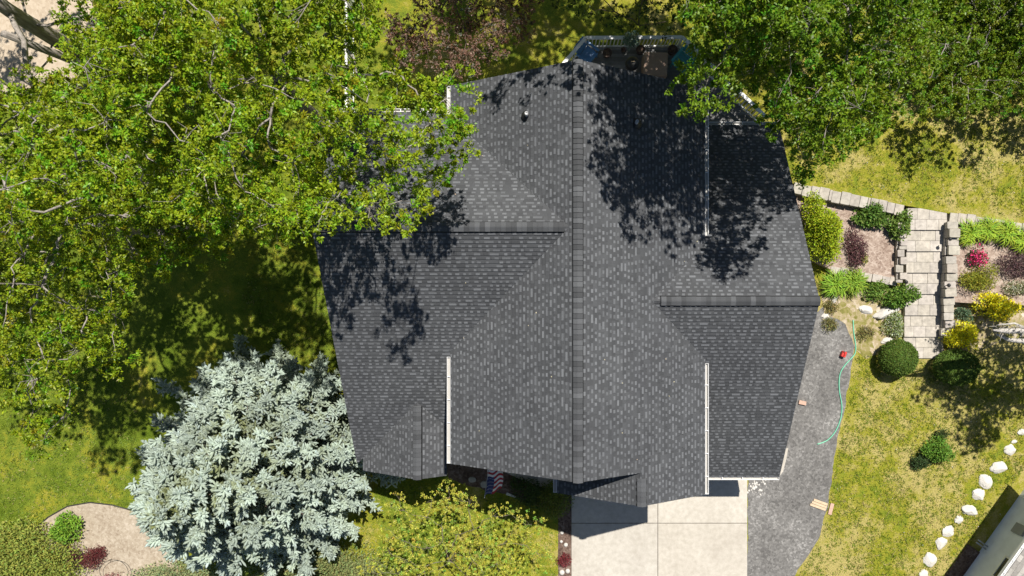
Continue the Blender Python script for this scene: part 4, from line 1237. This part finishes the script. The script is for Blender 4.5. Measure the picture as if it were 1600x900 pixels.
def path_light(px, py, z, label):
    t = at('path_light', W(px, py, z), label, 'light', 'small black path lights on the block walls')
    mb = MB(); mb.lathe([(.02, .0), (.02, .2), (.015, .2)], (0, 0, 0), 8); mb.build('stake', M['dark'], t)
    mb = MB(); mb.lathe([(.035, .20), (.085, .21), (.06, .26), (0, .28)], (0, 0, .002), 12); mb.build('cap', M['dark'], t, True)
path_light(1480, 374, .97, 'black path light at the top of the right stair wall')
path_light(1478, 446, .80, 'black path light halfway down the right stair wall')
path_light(1412, 441, .54, 'black path light at the foot of the short left stair wall')

# ------------------------------------------------------------------ white rocks along the lot line
def rock(px, py, dpx, asp, rz, label, seed):
    r = dpx*H/F/2*.93
    p = W(px, py, 0)
    bm = bmesh.new(); bmesh.ops.create_icosphere(bm, subdivisions=3, radius=1)
    for v in bm.verts:
        n = v.co.copy()
        d = 1 + .34*mnoise.noise(n*1.1+Vector((seed*3.1, seed, 0))) + .14*mnoise.noise(n*3+Vector((0, seed*2.2, 4))) + .05*mnoise.noise(n*8)
        q = n*d
        for cut in ((.7, .3, .65), (-.6, .55, .6), (.1, -.8, .55)):     # split faces
            cv = Vector(cut).normalized(); e = q.dot(cv)-.72
            if e > 0: q -= cv*e*.8
        v.co = Vector((q.x*r, q.y*r*asp, (q.z*.5+.1)*r*.8))
    me = bpy.data.meshes.new('rock'); bm.to_mesh(me); bm.free()
    ca = me.color_attributes.new('tone', 'FLOAT_COLOR', 'POINT'); ca.data.foreach_set('color', [1.0]*4*len(me.vertices))
    me.materials.append(M['rock'])
    o = bpy.data.objects.new('rock', me); COL.objects.link(o); o.location = p; o.rotation_euler = (0, 0, rz)
    tag(o, label, 'rock', 'white rocks lining the east lot edge')
rocks = [(1596, 675, 14, .8, 0, 'white rock cut by the right picture edge, top of the rock line'),
         (1584, 690, 11, .6, .2, 'tiny white rock just above the topmost big rock'),
         (1577.5, 703, 19, 1.0, .5, 'upright oval white rock below the tiny one'),
         (1559, 730, 28, .75, .2, 'broad white rock, the widest one, nearest the neighbour wall'),
         (1539, 753, 23, 1.15, .6, 'tall white rock, fifth along the line from the right edge'),
         (1528.5, 772, 23, .9, -.7, 'three cornered white rock above the broad pale one'),
         (1514, 797, 27, .66, -.2, 'broad wedge shaped white rock midway along the line'),
         (1498, 812, 15, .9, .4, 'small white rock midway along the line, between two larger ones'),
         (1481, 830, 20, 1.05, -.3, 'squarish white rock below the small midway one'),
         (1470, 848, 20, .9, .8, 'pointed white rock, third from the bottom edge'),
         (1453, 875, 23, 1.0, .7, 'large white rock, second from the bottom edge'),
         (1443, 898, 17, 1.1, -.4, 'white rock touching the bottom picture edge')]
for i, a in enumerate(rocks): rock(*a, i+1)
for i, (x, y, d, asp, rz, lab) in enumerate(((1384, 488, 46, .42, .42, 'long pale limestone slab lying in the rough bed left of the stairs'), (1352, 484, 24, .6, -.2, 'shorter pale stone beside the long limestone slab'),
        (1304, 466, 20, .5, 1.2, 'pale stone nearest the east ridge end'), (1290, 494, 15, .7, .2, 'small pale stone at the top corner of the gravel'), (1386, 532, 22, .5, .1, 'pale stone just above the smaller boxwood ball'))):
    rock(x, y, d, asp, rz, lab, 40+i); bpy.context.scene.collection.objects[-1]['group'] = 'pale stones in the rough bed'
# flat stones in the shaded front bed
for i, (x, y, d, lab) in enumerate(((738, 749, 14, 'flat dark stone near the flag'), (758, 757, 17, 'flat dark stone right of the flag'))):
    mb = MB(); p = W(x, y, 0); r = d*H/F/2
    poly = [(p.x+r*math.cos(a)*random.uniform(.8, 1.1), p.y+r*.7*math.sin(a)*random.uniform(.8, 1.1)) for a in [k*6.283/9 for k in range(9)]]
    tag(mb.prism(poly, .0, .08) or mb.build('stone', M['block'], bevel=.015, loc=tuple(p)), lab, 'stone')
for i, (x, y, d, lab) in enumerate(((878, 832, 6, 'pale pebble highest in the strip along the drive'), (884, 851, 7, 'round pale stone above the small red shrub'), (877, 846, 5, 'tiny pale pebble at the left edge of the drive strip'),
                                   (887, 892, 8, 'rounded stone at the bottom of the drive strip'), (878, 894, 9, 'brown stone at the bottom left of the drive strip'))):
    mb = MB(); p = W(x, y, .01); r = d*H/F/2
    mb.lathe([(r*.9, 0), (r, r*.3), (r*.7, r*.7), (.01, r*.85)], tuple(p), 9)
    tag(mb.build('pebble', M['rock'], None, True, loc=tuple(p)), lab, 'stone')

# ------------------------------------------------------------------ neighbour house (lower right)
A = Vector((18.08, -11.95, 0)); Bv = Vector((20.8, -8.13, 0)); dN = (Bv-A).normalized(); nN = Vector((dN.y, -dN.x, 0))
ang = math.atan2(dN.y, dN.x)
nh = at('neighbour_house', A, 'neighbouring house with pale blue grey wall and white gutter, lower right corner', 'house', None, ang)
# local frame: +x along the wall, -y away from us
mb = MB(); mb.box(-9, 5.6, -7, 0, -.05, 3.0); mb.build('wall', M['blue_siding'], nh)
mb = MB()
ez, oh, pt = 3.08, .86, .42
mb.add([(-9.4, oh, ez), (6.0, oh, ez), (6.0, -3.5, ez+pt*(3.5+oh)), (-9.4, -3.5, ez+pt*(3.5+oh)), (6.0, -7.8, ez), (-9.4, -7.8, ez),
        (-9.4, oh, ez-.14), (6.0, oh, ez-.14), (6.0, -3.5, ez-.14+pt*(3.5+oh)), (-9.4, -3.5, ez-.14+pt*(3.5+oh)), (6.0, -7.8, ez-.14), (-9.4, -7.8, ez-.14)],
       [(0, 3, 2, 1), (3, 5, 4, 2), (6, 7, 8, 9), (9, 8, 10, 11), (0, 1, 7, 6), (1, 2, 8, 7), (2, 4, 10, 8), (4, 5, 11, 10), (5, 3, 9, 11), (3, 0, 6, 9)], (.9, .9, .9))
rr = random.Random(9); v = 0
while v < 4.3:                                          # shingle courses
    x = -9.4; 
    while x < 6.0:
        x2 = min(6.0, x+rr.uniform(.2, .5)); k = rr.uniform(.7, 1.25)
        ya, yb2 = oh-v, oh-min(v+.145, 4.36)
        za, zb = ez+pt*v+.02, ez+pt*min(v+.145, 4.36)+.006
        mb.add([(x, ya, za), (x2-.008, ya, za), (x2-.008, yb2, zb), (x, yb2, zb), (x, ya, za-.018), (x2-.008, ya, za-.018)], [(3, 2, 1, 0), (0, 1, 5, 4)], (k, k, k))
        x = x2
    v += .14
mb.build('roof', M['roof_tile'], nh)
mb = MB()
mb.box(-9.4, 6.0, oh+.002, oh+.02, ez-.16, ez-.02); mb.box(-9.4, 6.0, oh+.021, oh+.12, ez-.13, ez-.10); mb.box(-9.4, 6.0, oh+.121, oh+.135, ez-.13, ez+.01)
k = -9.2
while k < 6: mb.box(k, k+.03, oh+.022, oh+.119, ez-.03, ez+.0); k += .6
mb.build('gutter', M['white'], nh)
# what hangs on the wall: meter box, window, pipe
mb = MB(); mb.box(2.75, 3.2, .004, .10, .9, 1.55); mb.build('meter_box', M['siding'], nh, bevel=.01)
mb = MB(); mb.box(.75, 1.65, .004, .02, 1.5, 2.45); wn = mb.build('window', M['glass'], nh)
mb = MB(); mb.box(.67, .745, .006, .05, 1.42, 2.53); mb.box(1.655, 1.73, .006, .05, 1.42, 2.53); mb.box(.746, 1.654, .006, .05, 2.455, 2.53); mb.box(.746, 1.654, .006, .05, 1.42, 1.495); mb.build('frame', M['white'], wn)
mb = MB(); mb.tube([(1.55, .05, .3), (1.55, .35, .32), (1.55, .55, .28)], .035, 8); mb.tube([(1.68, .05, .3), (1.68, .35, .32), (1.68, .55, .28)], .035, 8); mb.build('vent_hose', M['metal'], nh, True)
mb = MB(); mb.box(-1.6, 1.3, .002, .62, -.02, .07); mb.build('window_well', M['dark_mulch'], nh)

# ------------------------------------------------------------------ small things on the ground
hp = [(1333, 500), (1334, 520), (1337, 540), (1336, 552), (1330, 560), (1320, 571), (1313, 583), (1311, 598), (1312, 614), (1315, 630), (1315, 646), (1311, 662), (1304, 676), (1294, 687), (1284, 692), (1277, 694)]
mb = MB(); q = [W(x, y, .035) for x, y in hp]; fine = []
for i in range(len(q)-1):
    for k in range(4):
        t_ = k/4; p0, p1, p2, p3 = q[max(0, i-1)], q[i], q[i+1], q[min(len(q)-1, i+2)]
        fine.append(.5*((2*p1)+(p2-p0)*t_+(2*p0-5*p1+4*p2-p3)*t_*t_+(3*p1-p0-3*p2+p3)*t_**3))
fine.append(q[-1])
tag(mb.tube(fine, .024, 7) or mb.build('garden_hose', M['hose'], None, True, loc=tuple(fine[0])), 'green garden hose lying across the gravel', 'hose')
c = W(1316, 553, .0); t = at('gas_can', c, 'small red plastic can lying on the gravel by the hose', 'can', None, R(70))
mb = MB(); mb.box(-.13, .13, -.1, .1, .015, .22); mb.build('body', M['red'], t, bevel=.03)
mb = MB(); mb.tube([(-.08, 0, .21), (-.06, 0, .27), (.05, 0, .27), (.07, 0, .21)], .018, 6); mb.build('handle', M['red'], t, True)
mb = MB(); mb.lathe([(.03, .0), (.025, .06), (0, .065)], (.10, .05, .215), 8); mb.build('cap', M['dark'], t)
def plank(px, py, L_, wd, ht, rz, mat, label, name='plank', z=.01):
    p = W(px, py, z); mb = MB()
    mb.box(-L_/2, L_/2, -wd/2, wd/2, 0, ht); o = mb.build(name, mat, None, bevel=.006); o.location = p; o.rotation_euler = (0, 0, rz)
    return tag(o, label, name.replace('_', ' '))
plank(1253, 629, .32, .17, .09, R(-12), M['brick'], 'loose reddish brick on the gravel beside the east eave', 'brick')
p = W(1279, 788, .01)
pal = at('board_pile', p, 'short pale boards lying together at the gravel edge', 'boards', None, R(-20))
for i in range(3):
    mb = MB(); mb.box(-.36+.04*i, .36, -.17+.12*i, -.065+.12*i, .005, .045); mb.build('board', M['wood'], pal, bevel=.004)
plank(1298, 795, .16, .50, .05, R(-15), M['brick'], 'reddish board standing apart on the grass edge', 'board')
# broken plaster on the gravel
deb = MB()
for i in range(46):
    p = W(1182+rng.normal()*9, 760+rng.normal()*8, .012); r = rng.uniform(.018, .06)
    deb.lathe([(r, 0), (r*.9, r*.35), (r*.3, r*.5)], tuple(p), 5)
tag(deb.build('rubble', M['rock']), 'scatter of small white rubble chips on the gravel below the east eave', 'rubble', None, 'stuff')
mb = MB(); pl = pxs([(1231, 700), (1228, 716), (1223, 736), (1217, 744), (1210, 740), (1212, 700)], .0); pl = [(a.x, a.y) for a in pl]
if area2(pl) < 0: pl = pl[::-1]
tag(mb.prism(pl, -.02, .06) or mb.build('splash_pad', M['concrete']), 'white concrete pad at the southeast corner of the east wing', 'pad')
# edging, wire hoop
eg = [(20, 868), (34, 850), (48, 832), (75, 808), (105, 791), (140, 785), (175, 789), (215, 800)]
mb = MB(); q = [W(x, y, .03) for x, y in eg]; mb.tube(q, .028, 5)
tag(mb.build('bed_edging', M['black_metal'], None, True, loc=tuple(q[0])), 'curved black edging between the lawn and the bark bed', 'edging')
mb = MB(); cc = W(178, 893, .35); q = [cc+Vector((.62*math.cos(a), .5*math.sin(a), .02*math.sin(3*a))) for a in [k*6.2832/28 for k in range(29)]]
mb.tube(q, .010, 5)
hoop = at('wire_hoop', W(178, 893, 0), 'thin dark wire hoop around the bottom red barberry', 'plant hoop')
ho = mb.build('ring', M['black_metal']); ho.parent = hoop; ho.matrix_parent_inverse = hoop.matrix_basis.inverted()
for a in (0, 2.1, 4.2):
    p_ = cc+Vector((.62*math.cos(a), .5*math.sin(a), 0)); mb = MB(); mb.tube([(p_.x, p_.y, 0), (p_.x, p_.y, .35)], .009, 5)
    lo_ = mb.build('leg', M['black_metal']); lo_.parent = hoop; lo_.matrix_parent_inverse = hoop.matrix_basis.inverted()
# small white garden ornament in the front bed
p = W(799, 771, .01); t = at('bird_bath', p, 'small white metal garden stake in the shaded front bed', 'ornament', None, R(-20))
mb = MB(); mb.box(-.02, .02, -.02, .02, 0, .3); mb.build('stake', M['metal'], t)
mb = MB(); mb.prism([(-.22, -.05), (.24, -.02), (.24, .03), (-.22, .07)], .305, .33); mb.build('plate', M['metal'], t)
# white blooms scattered over the lawns
dots = MB()
for i in range(150):
    x, y = (rng.uniform(1250, 1590), rng.uniform(560, 890)) if i < 90 else (rng.uniform(1350, 1598), rng.uniform(215, 320))
    z = 0.0 if i < 90 else TZ
    if i < 90 and in_poly(x, y, [(1160, 480), (1345, 480), (1310, 720), (1240, 910), (1160, 910)]): continue
    p = W(x, y, z+.03); r = rng.uniform(.010, .024); dots.lathe([(r, 0), (r*.6, r*.6)], tuple(p), 5)
tag(dots.build('clover', M['rock']), 'white clover blooms dotted over the lawn', 'clover', None, 'stuff')

# ------------------------------------------------------------------ flag on the front post
fp = W(758, 768, 2.3)
fl = at('flag', fp, 'striped red and white flag with blue canton hanging by the front entry', 'flag')
foot = Vector((-2.3, -5.10, 2.0)); tip = W(757, 778, 3.0)
mb = MB(); mb.tube([foot, tip], .014, 7); po = mb.build('pole', M['metal']); po.parent = fl; po.matrix_parent_inverse = fl.matrix_basis.inverted()
U0 = foot.lerp(tip, .52); U1 = foot.lerp(tip, .97)
def cloth(u, v):
    """u along the pole from the tip, v across the sloping fall of the cloth"""
    p = U1.lerp(U0, u)
    q = p + Vector((.60*v + .04*math.sin(6*u), .10*v + .05*math.sin(9*v+2*u), -.55*v + .06*math.sin(7*u+5*v)))
    return q
def cloth_patch(u0, u1, v0, v1, col, mb, off=0.0):
    nu, nv = 6, 12; V = []
    for i in range(nu+1):
        for j in range(nv+1):
            q = cloth(u0+(u1-u0)*i/nu, v0+(v1-v0)*j/nv); V.append((q.x, q.y, q.z+off))
    mb.add(V, [(i*(nv+1)+j, i*(nv+1)+j+1, (i+1)*(nv+1)+j+1, (i+1)*(nv+1)+j) for i in range(nu) for j in range(nv)], col)
mb = MB()
for i in range(13):
    cloth_patch(i/13, (i+1)/13, .42 if i < 7 else 0.0, 1.0, (.42, .03, .045) if i % 2 == 0 else (.78, .77, .75), mb)
cloth_patch(0, 7/13, 0, .42, (.03, .045, .16), mb)
for i in range(5):
    for j in range(6):
        q = cloth(.05+.105*i, .04+.066*j); s_ = .014
        mb.add([(q.x-s_, q.y, q.z+.008), (q.x, q.y-s_, q.z+.008), (q.x+s_, q.y, q.z+.008), (q.x, q.y+s_, q.z+.008)], [(0, 1, 2, 3)], (.78, .77, .75))
fo = mb.build('cloth', M['cloth']); fo.parent = fl; fo.matrix_parent_inverse = fl.matrix_basis.inverted()

# ------------------------------------------------------------------ grass tufts over the lawns one can see
def grass(name, areas, holes, per_m2, z, seed):
    r = np.random.default_rng(seed); P_ = []
    for poly in areas:
        xs = [p[0] for p in poly]; ys = [p[1] for p in poly]
        a = abs(area2(poly))/2*(H/F)**2
        n = int(a*per_m2); k = 0
        while k < n:
            x, y = r.uniform(min(xs), max(xs)), r.uniform(min(ys), max(ys))
            if not in_poly(x, y, poly) or any(in_poly(x, y, h) for h in holes): k += .35; continue
            p = W(x, y, z)
            if mnoise.noise(Vector((p.x*.9, p.y*.9, seed))) + .6*mnoise.noise(Vector((p.x*3, p.y*3, seed+2))) < r.uniform(-.75, .25): k += .5; continue
            P_.append(tuple(p)); k += 1
    P_ = np.array(P_); n = len(P_); m = 4
    C = np.repeat(P_, m, axis=0) + np.concatenate([r.normal(size=(n*m, 2))*.035, np.zeros((n*m, 1))], axis=1)
    d = r.normal(size=(n*m, 3)); d[:, 2] = np.abs(d[:, 2])*.6+.55; d /= np.linalg.norm(d, axis=1)[:, None]
    base = np.where(r.random((n, 1)) < .22, np.array([[.36, .31, .12]]), np.array([[.15, .215, .012]]))
    if seed % 2 == 0: base = np.where(r.random((n, 1)) < .5, base, np.array([[.15, .225, .03]]))
    t = np.repeat(base*r.uniform(.7, 1.35, (n, 1)), m, axis=0)*r.uniform(.85, 1.15, (n*m, 1))
    v, q, c = leaves(C, d, r.uniform(.06, .12, n*m), r.uniform(.018, .032, n*m), t, .1)
    tag(np_mesh(name, v, q, c, M['matte_leaf']), kind='stuff')
drive_hole = [(868, 600), (1345, 480), (1332, 590), (1320, 650), (1303, 745), (1284, 835), (1266, 870), (1240, 910), (868, 990)]
grass('grass', [[(1240, 560), (1620, 545), (1620, 920), (1225, 920)]], [drive_hole, [(1478, 905), (1582, 757), (1620, 705), (1700, 960)], [(1400, 500), (1480, 500), (1480, 562), (1405, 562)]], 95, 0.0, 5)
grass('grass', [[(1225, 180), (1620, 90), (1620, 342), (1540, 332), (1420, 312), (1235, 275)]], [], 95, TZ, 7)
grass('grass', [[(-10, 560), (215, 560), (215, 800), (140, 780), (75, 800), (15, 868), (-10, 880)], [(380, 340), (520, 340), (560, 560), (380, 560)], [(560, 745), (700, 750), (872, 800), (872, 920), (540, 920)]], [], 95, 0.0, 6)
# bits of leaf litter on the roof
lit = MB()
for i in range(22):
    x, y = (rng.uniform(-3.2, .6), rng.uniform(-5, 7)) if i % 2 else (rng.uniform(1.1, 5.2), rng.uniform(-6, 7))
    z = ZR-PT*abs(x-XR)
    if x < .6 and abs(y-YW) < .6-x: z = ZW-PT*abs(y-YW)
    if x > 3.385 and abs(y-YX) < x-3.385: z = ZX-PT*abs(y-YX)
    r = rng.uniform(.010, .02); a = rng.uniform(0, 3)
    lit.add([(x+r*1.6*math.cos(a), y+r*1.6*math.sin(a), z+.036), (x-r*math.sin(a), y+r*math.cos(a), z+.042), (x-r*1.6*math.cos(a), y-r*1.6*math.sin(a), z+.036), (x+r*math.sin(a), y-r*math.cos(a), z+.042)], [(0, 1, 2, 3)], (rng.uniform(.8, 1), rng.uniform(.75, .9), .6))
tag(lit.build('leaf_litter', M['rock']), kind='stuff')
